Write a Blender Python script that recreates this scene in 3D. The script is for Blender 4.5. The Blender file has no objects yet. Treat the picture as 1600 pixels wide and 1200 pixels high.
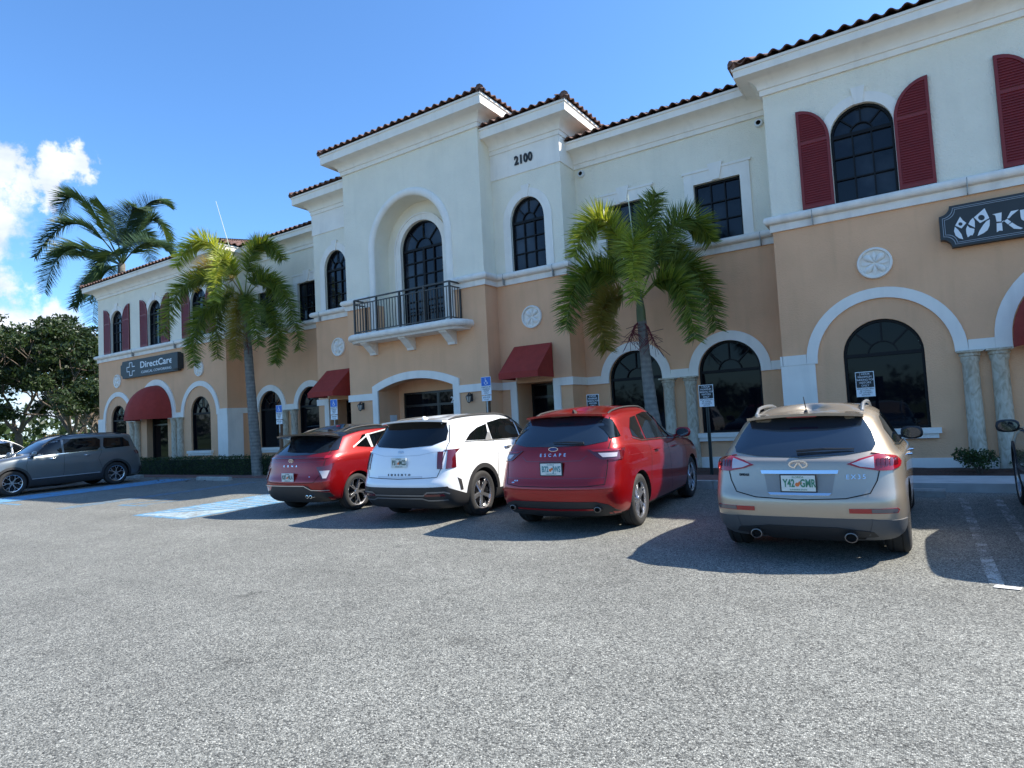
import bpy, bmesh, math, random
from math import sin, cos, pi, radians, sqrt, atan2
from mathutils import Vector, Matrix
from mathutils.bvhtree import BVHTree
from mathutils.geometry import tessellate_polygon, delaunay_2d_cdt
random.seed(7)
scene = bpy.context.scene
COL = scene.collection

# ------------------------------------------------------------------ camera
CAM = Vector((12.58, 0.0, 1.62))
cd = bpy.data.cameras.new('camera'); cam = bpy.data.objects.new('camera', cd); COL.objects.link(cam)
fw = Vector((-0.54261823, 0.83801409, 0.05742673)).normalized()
rt = Vector((0.83660062, 0.54529699, -0.05244609)).normalized()
up = rt.cross(fw).normalized()
R = Matrix((rt, up, -fw)).transposed().to_4x4(); R.translation = CAM
cam.matrix_world = R
cd.sensor_fit = 'HORIZONTAL'; cd.sensor_width = 36.0; cd.lens = 982.61 / 1600 * 36
cd.clip_start = 0.05; cd.clip_end = 3000
scene.camera = cam
scene.render.resolution_x = 1024; scene.render.resolution_y = 768
scene.render.engine = 'CYCLES'
scene.view_settings.view_transform = 'Standard'; scene.view_settings.look = 'None'
scene.view_settings.gamma = 1.0; scene.view_settings.use_curve_mapping = False
scene.view_settings.exposure = 1.10

# ------------------------------------------------------------------ sun and sky
SUND = Vector((0.82, 0.58, 1.0)).normalized()
sl = bpy.data.lights.new('sun', 'SUN'); sun = bpy.data.objects.new('sun', sl); COL.objects.link(sun)
sl.energy = 4.3; sl.angle = radians(0.55); sl.color = (1.0, 0.935, 0.83)
sun.rotation_euler = SUND.to_track_quat('Z', 'Y').to_euler()
sun.location = (60, 40, 80)
W = bpy.data.worlds.new('World'); scene.world = W; W.use_nodes = True
nt = W.node_tree; nt.nodes.clear()
def wn(t, **k):
    n = nt.nodes.new(t)
    for a, b in k.items(): setattr(n, a, b)
    return n
def wl(a, b): nt.links.new(a, b)
wout = wn('ShaderNodeOutputWorld'); bg = wn('ShaderNodeBackground'); wl(bg.outputs[0], wout.inputs[0])
sky = wn('ShaderNodeTexSky', sky_type='NISHITA', sun_disc=False)
sky.sun_elevation = math.asin(SUND.z); sky.sun_rotation = atan2(SUND.x, SUND.y)
sky.air_density = 1.0; sky.dust_density = 0.7; sky.ozone_density = 2.2; sky.altitude = 10
bg.inputs[1].default_value = 0.138
tint = wn('ShaderNodeMix', data_type='RGBA', blend_type='MULTIPLY'); tint.inputs[0].default_value = 1.0
wl(sky.outputs[0], tint.inputs[6]); tint.inputs[7].default_value = (0.50, 0.76, 1.0, 1)
tc = wn('ShaderNodeTexCoord')
def vmath(op, a, b=None, s=None):
    n = wn('ShaderNodeVectorMath', operation=op); wl(a, n.inputs[0])
    if b is not None: n.inputs[1].default_value = b
    if s is not None: n.inputs[3].default_value = s
    return n
def fmath(op, a, b=None, c=None, clamp=False):
    n = wn('ShaderNodeMath', operation=op); n.use_clamp = clamp
    for i, v in enumerate((a, b, c)):
        if v is None: continue
        if isinstance(v, (int, float)): n.inputs[i].default_value = v
        else: wl(v, n.inputs[i])
    return n.outputs[0]
dirv = vmath('NORMALIZE', tc.outputs['Generated']).outputs[0]
sep = wn('ShaderNodeSeparateXYZ'); wl(dirv, sep.inputs[0])
def pix(x, y):
    return (fw * 982.61 + rt * (x - 800) - up * (y - 600)).normalized()
def noise(scale, detail, rough, off, stretch=(1, 1, 1.7)):
    m = wn('ShaderNodeMapping'); wl(dirv, m.inputs[0]); m.inputs['Scale'].default_value = stretch; m.inputs['Location'].default_value = off
    n = wn('ShaderNodeTexNoise'); wl(m.outputs[0], n.inputs['Vector'])
    n.inputs['Scale'].default_value = scale; n.inputs['Detail'].default_value = detail; n.inputs['Roughness'].default_value = rough
    return n.outputs[0]
n1 = noise(7.0, 8, 0.60, (3.1, 0.4, 1.2)); n2 = noise(2.6, 4, 0.5, (0.3, 2.0, 0.1))
wtex = wn('ShaderNodeTexNoise'); wl(dirv, wtex.inputs['Vector']); wtex.inputs['Scale'].default_value = 13; wtex.inputs['Detail'].default_value = 6; wtex.inputs['Roughness'].default_value = .62
wv = vmath('SUBTRACT', wtex.outputs['Color'], (.5, .5, .5)); wsc = wn('ShaderNodeVectorMath', operation='SCALE'); wl(wv.outputs[0], wsc.inputs[0]); wsc.inputs[3].default_value = .14
wadd = wn('ShaderNodeVectorMath', operation='ADD'); wl(dirv, wadd.inputs[0]); wl(wsc.outputs[0], wadd.inputs[1]); wdir = wadd.outputs[0]
blob = None
for (x, y, r) in ((-20, 255, .036), (-70, 300, .066), (25, 285, .030), (88, 275, .032), (130, 275, .030), (80, 298, .028), (-30, 340, .055), (-20, 458, .042), (10, 545, .060), (75, 525, .045), (-60, 520, .07), (120, 545, .035)):
    d = vmath('DISTANCE', wdir, tuple(pix(x, y))).outputs['Value']
    v = fmath('SUBTRACT', 1.0, fmath('DIVIDE', d, r * 1.45), clamp=True)
    blob = v if blob is None else fmath('MAXIMUM', blob, v)
# low cloud over the whole horizon, extra cover added to whiten the facade's light
low = fmath('SUBTRACT', 1.0, fmath('DIVIDE', sep.outputs[2], 0.36), clamp=True)
gen = fmath('MULTIPLY', low, fmath('MULTIPLY', fmath('SUBTRACT', n2, 0.42), 7.0, clamp=True))
cov = fmath('MAXIMUM', fmath('MULTIPLY', blob, 1.35), fmath('MULTIPLY', gen, 0.8))
mask = fmath('MULTIPLY', fmath('SUBTRACT', fmath('ADD', cov, n1), 0.93), 2.2, clamp=True)
mr = wn('ShaderNodeMapRange', interpolation_type='SMOOTHSTEP'); wl(mask, mr.inputs[0])
n3 = noise(11.0, 5, 0.5, (1.1, 5.0, 2.1))
cr = wn('ShaderNodeValToRGB'); wl(n3, cr.inputs[0])
cr.color_ramp.elements[0].position = .35; cr.color_ramp.elements[0].color = (2.7, 3.0, 3.6, 1)
cr.color_ramp.elements[1].position = .62; cr.color_ramp.elements[1].color = (4.4, 4.5, 4.7, 1)
mx = wn('ShaderNodeMix', data_type='RGBA'); wl(fmath('MULTIPLY', mr.outputs[0], 0.95), mx.inputs[0]); wl(tint.outputs[2], mx.inputs[6]); wl(cr.outputs[0], mx.inputs[7])
wl(mx.outputs[2], bg.inputs[0])

# ------------------------------------------------------------------ helpers
def tag(o, label=None, cat=None, group=None, kind=None):
    if label: o['label'] = label
    if cat: o['category'] = cat
    if group: o['group'] = group
    if kind: o['kind'] = kind
    return o
def empty(name, loc, rz=0, label=None, cat=None, group=None):
    o = bpy.data.objects.new(name, None); COL.objects.link(o); o.empty_display_size = .2
    o.location = loc; o.rotation_euler = (0, 0, rz)
    return tag(o, label, cat, group)
def copy_tree(o, parent=None):
    c = o.copy(); COL.objects.link(c)
    if parent is not None: c.parent = parent; c.matrix_parent_inverse = o.matrix_parent_inverse
    for ch in [x for x in bpy.data.objects if x.parent == o]: copy_tree(ch, c)
    return c

class MB:
    """collects geometry; build() links it as one mesh object"""
    def __init__(s): s.v = []; s.f = []; s.m = []
    def add(s, vs, fs, m=0):
        b = len(s.v); s.v += [tuple(p) for p in vs]; s.f += [tuple(b + i for i in f) for f in fs]; s.m += [m] * len(fs)
    def box(s, x0, x1, y0, y1, z0, z1, m=0):
        s.add([(x0,y0,z0),(x1,y0,z0),(x1,y1,z0),(x0,y1,z0),(x0,y0,z1),(x1,y0,z1),(x1,y1,z1),(x0,y1,z1)],
              [(0,3,2,1),(4,5,6,7),(0,1,5,4),(1,2,6,5),(2,3,7,6),(3,0,4,7)], m)
    def bar(s, a, b, w, h, m=0, upv=(0, 0, 1)):
        a = Vector(a); b = Vector(b); d = (b - a).normalized(); u = Vector(upv)
        if abs(d.dot(u)) > .98: u = Vector((1, 0, 0))
        r = d.cross(u).normalized() * w / 2; q = r.cross(d).normalized() * h / 2
        s.add([a-r-q, a+r-q, a+r+q, a-r+q, b-r-q, b+r-q, b+r+q, b-r+q], [(0,1,2,3),(7,6,5,4),(0,4,5,1),(1,5,6,2),(2,6,7,3),(3,7,4,0)], m)
    def tube(s, pts, rad, n=8, m=0, cap=True):
        pts = [Vector(p) for p in pts]; rads = rad if isinstance(rad, (list, tuple)) else [rad] * len(pts)
        rings = []; prev = None
        for i, p in enumerate(pts):
            d = (pts[min(i+1, len(pts)-1)] - pts[max(i-1, 0)]).normalized()
            if prev is None:
                u = Vector((0, 0, 1)) if abs(d.z) < .9 else Vector((1, 0, 0)); r = d.cross(u).normalized()
            else: r = (prev - d * prev.dot(d)).normalized()
            prev = r; q = d.cross(r)
            rings.append([p + (r * cos(2*pi*k/n) + q * sin(2*pi*k/n)) * rads[i] for k in range(n)])
        vs = [p for g in rings for p in g]; fs = []
        for i in range(len(pts)-1):
            for k in range(n): fs.append((i*n+k, i*n+(k+1) % n, (i+1)*n+(k+1) % n, (i+1)*n+k))
        if cap: fs.append(tuple(range(n-1, -1, -1))); fs.append(tuple((len(pts)-1)*n+k for k in range(n)))
        s.add(vs, fs, m)
    def lathe(s, prof, c=(0, 0, 0), n=20, axis='z', m=0, a0=0, a1=2*pi):
        full = abs(a1-a0-2*pi) < 1e-6; k = n if full else n+1; vs = []
        for (r, h) in prof:
            for i in range(k):
                a = a0 + (a1-a0)*i/n
                if axis == 'z': p = (c[0]+r*cos(a), c[1]+r*sin(a), c[2]+h)
                elif axis == 'x': p = (c[0]+h, c[1]+r*cos(a), c[2]+r*sin(a))
                else: p = (c[0]+r*cos(a), c[1]+h, c[2]+r*sin(a))
                vs.append(p)
        fs = []
        for j in range(len(prof)-1):
            for i in range(n):
                i2 = (i+1) % k
                fs.append((j*k+i, j*k+i2, (j+1)*k+i2, (j+1)*k+i))
        s.add(vs, fs, m)
    def poly_xz(s, outer, holes, y0, y1, m=0, back=False):
        """vertical plate in the XZ plane, front at y0, extruded to y1"""
        loops = [[Vector((x, z, 0)) for x, z in outer]] + [[Vector((x, z, 0)) for x, z in h] for h in holes]
        flat = [p for l in loops for p in l]
        tris = tessellate_polygon(loops); ff = []
        for t in tris:
            a, b, c = (flat[i] for i in t)
            cr_ = (b-a).cross(c-a).z
            if abs(cr_) < 1e-9: continue
            ff.append(t if cr_ > 0 else (t[0], t[2], t[1]))
        n = len(flat)
        vs = [(p.x, y0, p.y) for p in flat] + [(p.x, y1, p.y) for p in flat]
        fs = [tuple(t) for t in ff]
        if back: fs += [(t[2]+n, t[1]+n, t[0]+n) for t in ff]
        b = 0
        for li, l in enumerate(loops):
            k = len(l); area = sum(l[i].x*l[(i+1) % k].y - l[(i+1) % k].x*l[i].y for i in range(k))
            for i in range(k):
                j = (i+1) % k; q = (b+i, b+j, b+j+n, b+i+n)
                if (area > 0) != (li == 0): q = q[::-1]
                fs.append(q[::-1])
            b += k
        s.add(vs, fs, m)
    def xform(s, M, start=0):
        for i in range(start, len(s.v)): s.v[i] = tuple(M @ Vector(s.v[i]))
    def build(s, name, mats, parent=None, smooth=False, angle=35, loc=None, origin=None):
        me = bpy.data.meshes.new(name)
        vs = s.v
        if origin is not None: vs = [(a-origin[0], b-origin[1], c-origin[2]) for a, b, c in vs]
        me.from_pydata(vs, [], s.f); 
        if not isinstance(mats, (list, tuple)): mats = [mats]
        for mt in mats: me.materials.append(mt)
        if len(mats) > 1: me.polygons.foreach_set('material_index', s.m)
        me.validate(verbose=False)
        if smooth:
            me.shade_smooth()
            try: me.set_sharp_from_angle(angle=radians(angle))
            except Exception: pass
        me.update()
        o = bpy.data.objects.new(name, me); COL.objects.link(o)
        if origin is not None: o.location = origin
        if loc is not None: o.location = loc
        if parent is not None: o.parent = parent
        return o

def arc(cx, cz, r, a0=180, a1=0, n=20, rz=None):
    rz = r if rz is None else rz
    return [(cx + r*cos(radians(a0+(a1-a0)*i/n)), cz + rz*sin(radians(a0+(a1-a0)*i/n))) for i in range(n+1)]

def sweep(mb, path, prof, closed_ends=True, m=0):
    """sweep an (outward, z) profile along a horizontal path; outward = right-hand side"""
    P = [Vector((x, y)) for x, y in path]; k = len(prof); vs = []
    for i, p in enumerate(P):
        dirs = []
        if i > 0: dirs.append((P[i]-P[i-1]).normalized())
        if i < len(P)-1: dirs.append((P[i+1]-P[i]).normalized())
        ns = [Vector((d.y, -d.x)) for d in dirs]
        if len(ns) == 1: mdir = ns[0]
        else:
            mdir = (ns[0]+ns[1]); mdir = mdir / mdir.length_squared * 2
            mdir = mdir * 1.0
        for (o, z) in prof: vs.append((p.x + mdir.x*o, p.y + mdir.y*o, z))
    fs = []
    for i in range(len(P)-1):
        for j in range(k-1): fs.append((i*k+j, (i+1)*k+j, (i+1)*k+j+1, i*k+j+1))
    if closed_ends:
        fs.append(tuple(range(k))); fs.append(tuple((len(P)-1)*k+j for j in range(k-1, -1, -1)))
    mb.add(vs, fs, m)

# ------------------------------------------------------------------ materials
MATS = {}
def nodes_of(m): return m.node_tree.nodes, m.node_tree.links
def mat(name, col, rough=.6, metal=0.0, var=0.0, vscale=3.0, bump=0.0, bscale=80.0, coat=0.0, spec=.5, objvar=0.0, stain=0.0, detail=4, coatr=.03):
    m = bpy.data.materials.new(name); m.use_nodes = True; N, L = nodes_of(m)
    b = N['Principled BSDF']; b.inputs['Base Color'].default_value = (*col, 1); b.inputs['Roughness'].default_value = rough
    b.inputs['Metallic'].default_value = metal; b.inputs['Coat Weight'].default_value = coat; b.inputs['Coat Roughness'].default_value = coatr
    b.inputs['Specular IOR Level'].default_value = spec
    t = N.new('ShaderNodeTexCoord'); src = None
    if var > 0 or objvar > 0 or stain > 0:
        rgb = N.new('ShaderNodeRGB'); rgb.outputs[0].default_value = (*col, 1); src = rgb.outputs[0]
        def scale_by(fac_out, lo, hi):
            nonlocal src
            mp = N.new('ShaderNodeMapRange'); L.new(fac_out, mp.inputs[0]); mp.inputs[3].default_value = lo; mp.inputs[4].default_value = hi
            mm = N.new('ShaderNodeVectorMath'); mm.operation = 'SCALE'; L.new(src, mm.inputs[0]); L.new(mp.outputs[0], mm.inputs[3]); src = mm.outputs[0]
            return mp
        if var > 0:
            n = N.new('ShaderNodeTexNoise'); L.new(t.outputs['Object'], n.inputs['Vector']); n.inputs['Scale'].default_value = vscale; n.inputs['Detail'].default_value = detail
            mp = scale_by(n.outputs[0], 1-var, 1+var); mp.inputs[1].default_value = .3; mp.inputs[2].default_value = .7
        if objvar > 0:
            oi = N.new('ShaderNodeObjectInfo'); scale_by(oi.outputs['Random'], 1-objvar, 1+objvar)
        if stain > 0:
            mpn = N.new('ShaderNodeMapping'); L.new(t.outputs['Object'], mpn.inputs[0]); mpn.inputs['Scale'].default_value = (2.2, 2.2, .22)
            n = N.new('ShaderNodeTexNoise'); L.new(mpn.outputs[0], n.inputs['Vector']); n.inputs['Scale'].default_value = 2.0; n.inputs['Detail'].default_value = 6
            mp = scale_by(n.outputs[0], 1.0, 1-stain); mp.inputs[1].default_value = .52; mp.inputs[2].default_value = .75
        L.new(src, b.inputs['Base Color'])
    if bump > 0:
        n = N.new('ShaderNodeTexNoise'); L.new(t.outputs['Object'], n.inputs['Vector']); n.inputs['Scale'].default_value = bscale; n.inputs['Detail'].default_value = 3
        bp = N.new('ShaderNodeBump'); bp.inputs['Strength'].default_value = bump; bp.inputs['Distance'].default_value = .02
        L.new(n.outputs[0], bp.inputs['Height']); L.new(bp.outputs[0], b.inputs['Normal'])
    MATS[name] = m; return m
cream = mat('cream_stucco', (.88, .80, .64), .9, var=.04, vscale=1.3, bump=1.0, bscale=40, stain=.05)
tan = mat('tan_stucco', (.80, .445, .245), .9, var=.06, vscale=1.1, bump=.6, bscale=38, stain=.07)
trim = mat('white_trim', (.88, .81, .71), .8, var=.04, vscale=2.5, bump=.15, bscale=60, stain=.10)
band_m = mat('stone_band', (.85, .77, .67), .85, var=.07, vscale=5, bump=.3, bscale=40, stain=.16)
frame_m = mat('black_frame', (.008, .008, .009), .5, spec=.2)
def glass(name, col, rough=.02, spec=.6, wav=.0):
    m = mat(name, col, rough, spec=spec)
    if wav:
        N, L = nodes_of(m); b = N['Principled BSDF']; t = N.new('ShaderNodeTexCoord'); n = N.new('ShaderNodeTexNoise'); L.new(t.outputs['Object'], n.inputs['Vector']); n.inputs['Scale'].default_value = 1.6
        bp = N.new('ShaderNodeBump'); bp.inputs['Strength'].default_value = wav; bp.inputs['Distance'].default_value = .02; L.new(n.outputs[0], bp.inputs['Height']); L.new(bp.outputs[0], b.inputs['Normal'])
    return m
glass_m = glass('window_glass', (.003, .004, .007), .03, .16, .06)
def glass_var():
    m = glass('upper_window_glass', (.008, .011, .018), .03, .32, .07); N, L = nodes_of(m); b = N['Principled BSDF']; t = N.new('ShaderNodeTexCoord'); oi = N.new('ShaderNodeObjectInfo')
    n = N.new('ShaderNodeTexNoise'); L.new(t.outputs['Object'], n.inputs['Vector']); n.inputs['Scale'].default_value = .9; n.inputs['Detail'].default_value = 4
    r = N.new('ShaderNodeValToRGB'); L.new(n.outputs[0], r.inputs[0]); e = r.color_ramp.elements; e[0].position = .45; e[0].color = (.006, .008, .013, 1); e[1].position = .68; e[1].color = (.040, .048, .058, 1)  # pale noise in the base colour stands in for reflections and blinds
    mp = N.new('ShaderNodeMapRange'); L.new(oi.outputs['Random'], mp.inputs[0]); mp.inputs[3].default_value = .6; mp.inputs[4].default_value = 1.4
    s_ = N.new('ShaderNodeVectorMath'); s_.operation = 'SCALE'; L.new(r.outputs[0], s_.inputs[0]); L.new(mp.outputs[0], s_.inputs[3]); L.new(s_.outputs[0], b.inputs['Base Color']); return m
glass_u = glass_var()
shut_m = mat('shutter_red', (.20, .014, .012), .5, var=.08, vscale=4, bump=.1)
awn_m = mat('awning_canvas', (.34, .034, .022), .85, var=.10, vscale=6, bump=.25, bscale=120)
tile_m = mat('clay_tile', (.165, .092, .070), .85, var=.5, vscale=9, bump=.5, bscale=50, objvar=.35)
iron = mat('black_iron', (.02, .018, .017), .5, bump=.1)
bronze = mat('bronze_rail', (.060, .052, .045), .45, metal=.3)
numb = mat('number_black', (.012, .012, .012), .5)
signb = mat('sign_charcoal', (.028, .034, .036), .55, var=.1)
signw = mat('sign_white', (.78, .80, .80), .5)
signg = mat('sign_grey', (.30, .33, .36), .5)
lampglass = mat('lantern_glass', (.55, .50, .42), .2)
pvc = mat('vent_white', (.7, .7, .68), .5)
hole = mat('vent_dark', (.01, .01, .01), .9)
woodtan = mat('sign_post_timber', (.16, .085, .045), .8, var=.2, vscale=20)
steel = mat('galvanised_steel', (.32, .33, .33), .4, metal=.8)
green_p = mat('green_post', (.03, .04, .032), .5)
blue_s = mat('sign_blue', (.015, .14, .52), .4)
concrete = mat('kerb_concrete', (.42, .41, .38), .9, var=.18, vscale=6, bump=.35, bscale=60, stain=.1)
conc_l = mat('walk_concrete', (.50, .50, .47), .9, var=.10, vscale=4, bump=.2, bscale=60)
stop_m = mat('wheel_stop_concrete', (.34, .33, .30), .9, var=.22, vscale=9, bump=.4, bscale=50)
mulch = mat('mulch', (.075, .038, .025), .95, var=.5, vscale=30, bump=1, bscale=40)
trunk_m = mat('palm_trunk', (.20, .185, .16), .9, var=.25, vscale=8, bump=.5, bscale=14)
def _rings():
    N, L = nodes_of(trunk_m); b = N['Principled BSDF']; t = N.new('ShaderNodeTexCoord'); w = N.new('ShaderNodeTexWave'); w.bands_direction = 'Z'; L.new(t.outputs['Object'], w.inputs['Vector']); w.inputs['Scale'].default_value = 2.6; w.inputs['Distortion'].default_value = 1.2; w.inputs['Detail'].default_value = 3
    src = b.inputs['Base Color'].links[0].from_socket; mp = N.new('ShaderNodeMapRange'); L.new(w.outputs[1], mp.inputs[0]); mp.inputs[3].default_value = .84; mp.inputs[4].default_value = 1.08
    s_ = N.new('ShaderNodeVectorMath'); s_.operation = 'SCALE'; L.new(src, s_.inputs[0]); L.new(mp.outputs[0], s_.inputs[3]); L.new(s_.outputs[0], b.inputs['Base Color'])
_rings()
bark = mat('tree_bark', (.13, .10, .075), .95, var=.3, vscale=6, bump=.8, bscale=12)
fruit = mat('palm_fruit_stalk', (.16, .022, .025), .7)
def column_mat():
    m = mat('travertine', (.5, .46, .36), .85, bump=.5, bscale=22); N, L = nodes_of(m); b = N['Principled BSDF']; t = N.new('ShaderNodeTexCoord')
    mp = N.new('ShaderNodeMapping'); L.new(t.outputs['Object'], mp.inputs[0]); mp.inputs['Scale'].default_value = (1, 1, .45)
    n = N.new('ShaderNodeTexNoise'); L.new(mp.outputs[0], n.inputs['Vector']); n.inputs['Scale'].default_value = 9; n.inputs['Detail'].default_value = 5; n.inputs['Distortion'].default_value = 1.6
    r = N.new('ShaderNodeValToRGB'); L.new(n.outputs[0], r.inputs[0]); e = r.color_ramp.elements
    e[0].position = .30; e[0].color = (.38, .30, .21, 1); e[1].position = .62; e[1].color = (.64, .57, .45, 1)
    k = e.new(.47); k.color = (.54, .46, .34, 1)
    L.new(r.outputs[0], b.inputs['Base Color']); return m
col_m = column_mat()

def asphalt(name, dark=1.0, paint=None, wear=.5):
    m = bpy.data.materials.new(name); m.use_nodes = True; N, L = nodes_of(m); b = N['Principled BSDF']; b.inputs['Roughness'].default_value = .86
    b.inputs['Specular IOR Level'].default_value = .35
    t = N.new('ShaderNodeTexCoord')
    def math_(op, a, c, cl=False):
        n = N.new('ShaderNodeMath'); n.operation = op; n.use_clamp = cl
        for i, v in enumerate((a, c)):
            if isinstance(v, (int, float)): n.inputs[i].default_value = v
            else: L.new(v, n.inputs[i])
        return n.outputs[0]
    vo = N.new('ShaderNodeTexVoronoi'); L.new(t.outputs['Object'], vo.inputs['Vector']); vo.inputs['Scale'].default_value = 112
    sp = N.new('ShaderNodeSeparateColor'); L.new(vo.outputs['Color'], sp.inputs[0])
    r = N.new('ShaderNodeValToRGB'); L.new(sp.outputs[0], r.inputs[0]); e = r.color_ramp.elements
    e[0].position = 0; e[0].color = (.050*dark, .050*dark, .046*dark, 1); e[1].position = 1; e[1].color = (.45*dark, .44*dark, .385*dark, 1)
    for p, c in ((.25, (.135, .137, .124)), (.55, (.225, .222, .196)), (.85, (.305, .304, .268))): k = e.new(p); k.color = (c[0]*dark, c[1]*dark, c[2]*dark, 1)
    # second, finer grit
    v2 = N.new('ShaderNodeTexVoronoi'); L.new(t.outputs['Object'], v2.inputs['Vector']); v2.inputs['Scale'].default_value = 190
    s2 = N.new('ShaderNodeSeparateColor'); L.new(v2.outputs['Color'], s2.inputs[0])
    grit = math_('ADD', math_('MULTIPLY', s2.outputs[1], .5), .75)
    # crevices between stones, worn patches, drips and tyre darkening
    crev = math_('ADD', math_('MULTIPLY', math_('SUBTRACT', .55, vo.outputs['Distance'], True), .9), .52)
    big = N.new('ShaderNodeTexNoise'); L.new(t.outputs['Object'], big.inputs['Vector']); big.inputs['Scale'].default_value = .55; big.inputs['Detail'].default_value = 7; big.inputs['Roughness'].default_value = .62
    bigf = math_('ADD', math_('MULTIPLY', big.outputs[0], .62), .69)
    mid = N.new('ShaderNodeTexNoise'); L.new(t.outputs['Object'], mid.inputs['Vector']); mid.inputs['Scale'].default_value = 7; mid.inputs['Detail'].default_value = 5
    midf = math_('ADD', math_('MULTIPLY', mid.outputs[0], .50), .75)
    f = math_('MULTIPLY', math_('MULTIPLY', grit, crev), math_('MULTIPLY', bigf, midf))
    # drip stains and faint drag marks along the driving lane
    st = N.new('ShaderNodeMapping'); L.new(t.outputs['Object'], st.inputs[0]); st.inputs['Scale'].default_value = (.10, .9, 1)
    ln_ = N.new('ShaderNodeTexNoise'); L.new(st.outputs[0], ln_.inputs['Vector']); ln_.inputs['Scale'].default_value = 1.5; ln_.inputs['Detail'].default_value = 5
    dr = N.new('ShaderNodeTexNoise'); L.new(t.outputs['Object'], dr.inputs['Vector']); dr.inputs['Scale'].default_value = 1.7; dr.inputs['Detail'].default_value = 3
    drop = math_('SUBTRACT', 1.0, math_('MULTIPLY', math_('SUBTRACT', dr.outputs[0], .66, True), 3.0, True))
    lane = math_('MULTIPLY', math_('ADD', math_('MULTIPLY', ln_.outputs[0], .36), .82), drop)
    sc = N.new('ShaderNodeVectorMath'); sc.operation = 'SCALE'; L.new(r.outputs[0], sc.inputs[0]); L.new(math_('MULTIPLY', math_('MULTIPLY', f, lane), 1.42), sc.inputs[3])
    src = sc.outputs[0]
    if paint:
        w = N.new('ShaderNodeTexNoise'); L.new(t.outputs['Object'], w.inputs['Vector']); w.inputs['Scale'].default_value = 5; w.inputs['Detail'].default_value = 8; w.inputs['Roughness'].default_value = .75
        mk = math_('MULTIPLY', math_('SUBTRACT', math_('ADD', w.outputs[0], math_('MULTIPLY', sp.outputs[1], .22)), wear), 7, True)
        mx_ = N.new('ShaderNodeMix'); mx_.data_type = 'RGBA'; L.new(mk, mx_.inputs[0]); L.new(src, mx_.inputs[6]); mx_.inputs[7].default_value = (*paint, 1); src = mx_.outputs[2]
    L.new(src, b.inputs['Base Color'])
    bp = N.new('ShaderNodeBump'); bp.inputs['Strength'].default_value = .65; bp.inputs['Distance'].default_value = .005
    h = math_('ADD', math_('MULTIPLY', vo.outputs['Distance'], -1.0), math_('MULTIPLY', sp.outputs[2], .45)); L.new(h, bp.inputs['Height']); L.new(bp.outputs[0], b.inputs['Normal'])
    return m
asph = asphalt('asphalt')
paint_w = asphalt('worn_white_paint', paint=(.50, .50, .47), wear=.615)
paint_b = asphalt('worn_blue_paint', paint=(.10, .28, .45), wear=.48)
paint_b2 = asphalt('faded_blue_paint', paint=(.12, .34, .56), wear=.47)

def leafmat(name, col, col2, trans=.45, rough=.5, objvar=.12):
    m = bpy.data.materials.new(name); m.use_nodes = True; N, L = nodes_of(m); b = N['Principled BSDF']; out = N['Material Output']
    g = N.new('ShaderNodeNewGeometry'); oi = N.new('ShaderNodeObjectInfo')
    r = N.new('ShaderNodeValToRGB'); L.new(g.outputs['Random Per Island'], r.inputs[0]); e = r.color_ramp.elements
    e[0].color = (*col, 1); e[1].color = (*col2, 1)
    mp = N.new('ShaderNodeMapRange'); L.new(oi.outputs['Random'], mp.inputs[0]); mp.inputs[3].default_value = 1-objvar; mp.inputs[4].default_value = 1+objvar
    sc = N.new('ShaderNodeVectorMath'); sc.operation = 'SCALE'; L.new(r.outputs[0], sc.inputs[0]); L.new(mp.outputs[0], sc.inputs[3])
    L.new(sc.outputs[0], b.inputs['Base Color']); b.inputs['Roughness'].default_value = rough; b.inputs['Specular IOR Level'].default_value = .35
    tr = N.new('ShaderNodeBsdfTranslucent'); s2 = N.new('ShaderNodeVectorMath'); s2.operation = 'MULTIPLY'; L.new(sc.outputs[0], s2.inputs[0]); s2.inputs[1].default_value = (1.7, 1.6, .7); L.new(s2.outputs[0], tr.inputs[0])
    mx_ = N.new('ShaderNodeMixShader'); mx_.inputs[0].default_value = trans; L.new(b.outputs[0], mx_.inputs[1]); L.new(tr.outputs[0], mx_.inputs[2]); L.new(mx_.outputs[0], out.inputs[0])
    return m
foxtail = leafmat('foxtail_leaf', (.055, .095, .012), (.25, .29, .05), .34, .36)
foxtail_old = leafmat('foxtail_old_leaf', (.20, .17, .03), (.30, .21, .05), .38)
foxtail_hi = leafmat('foxtail_bright_leaf', (.12, .17, .02), (.42, .44, .08), .45, .35)
coco = leafmat('back_palm_leaf', (.040, .080, .030), (.085, .13, .055), .25, .4)
oak = leafmat('oak_leaf', (.015, .028, .010), (.046, .072, .022), .22)
oak2 = leafmat('sunny_shrub_leaf', (.12, .17, .03), (.24, .28, .06), .45)
hedge_m = leafmat('hedge_leaf', (.022, .045, .014), (.06, .10, .028), .3)

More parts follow.
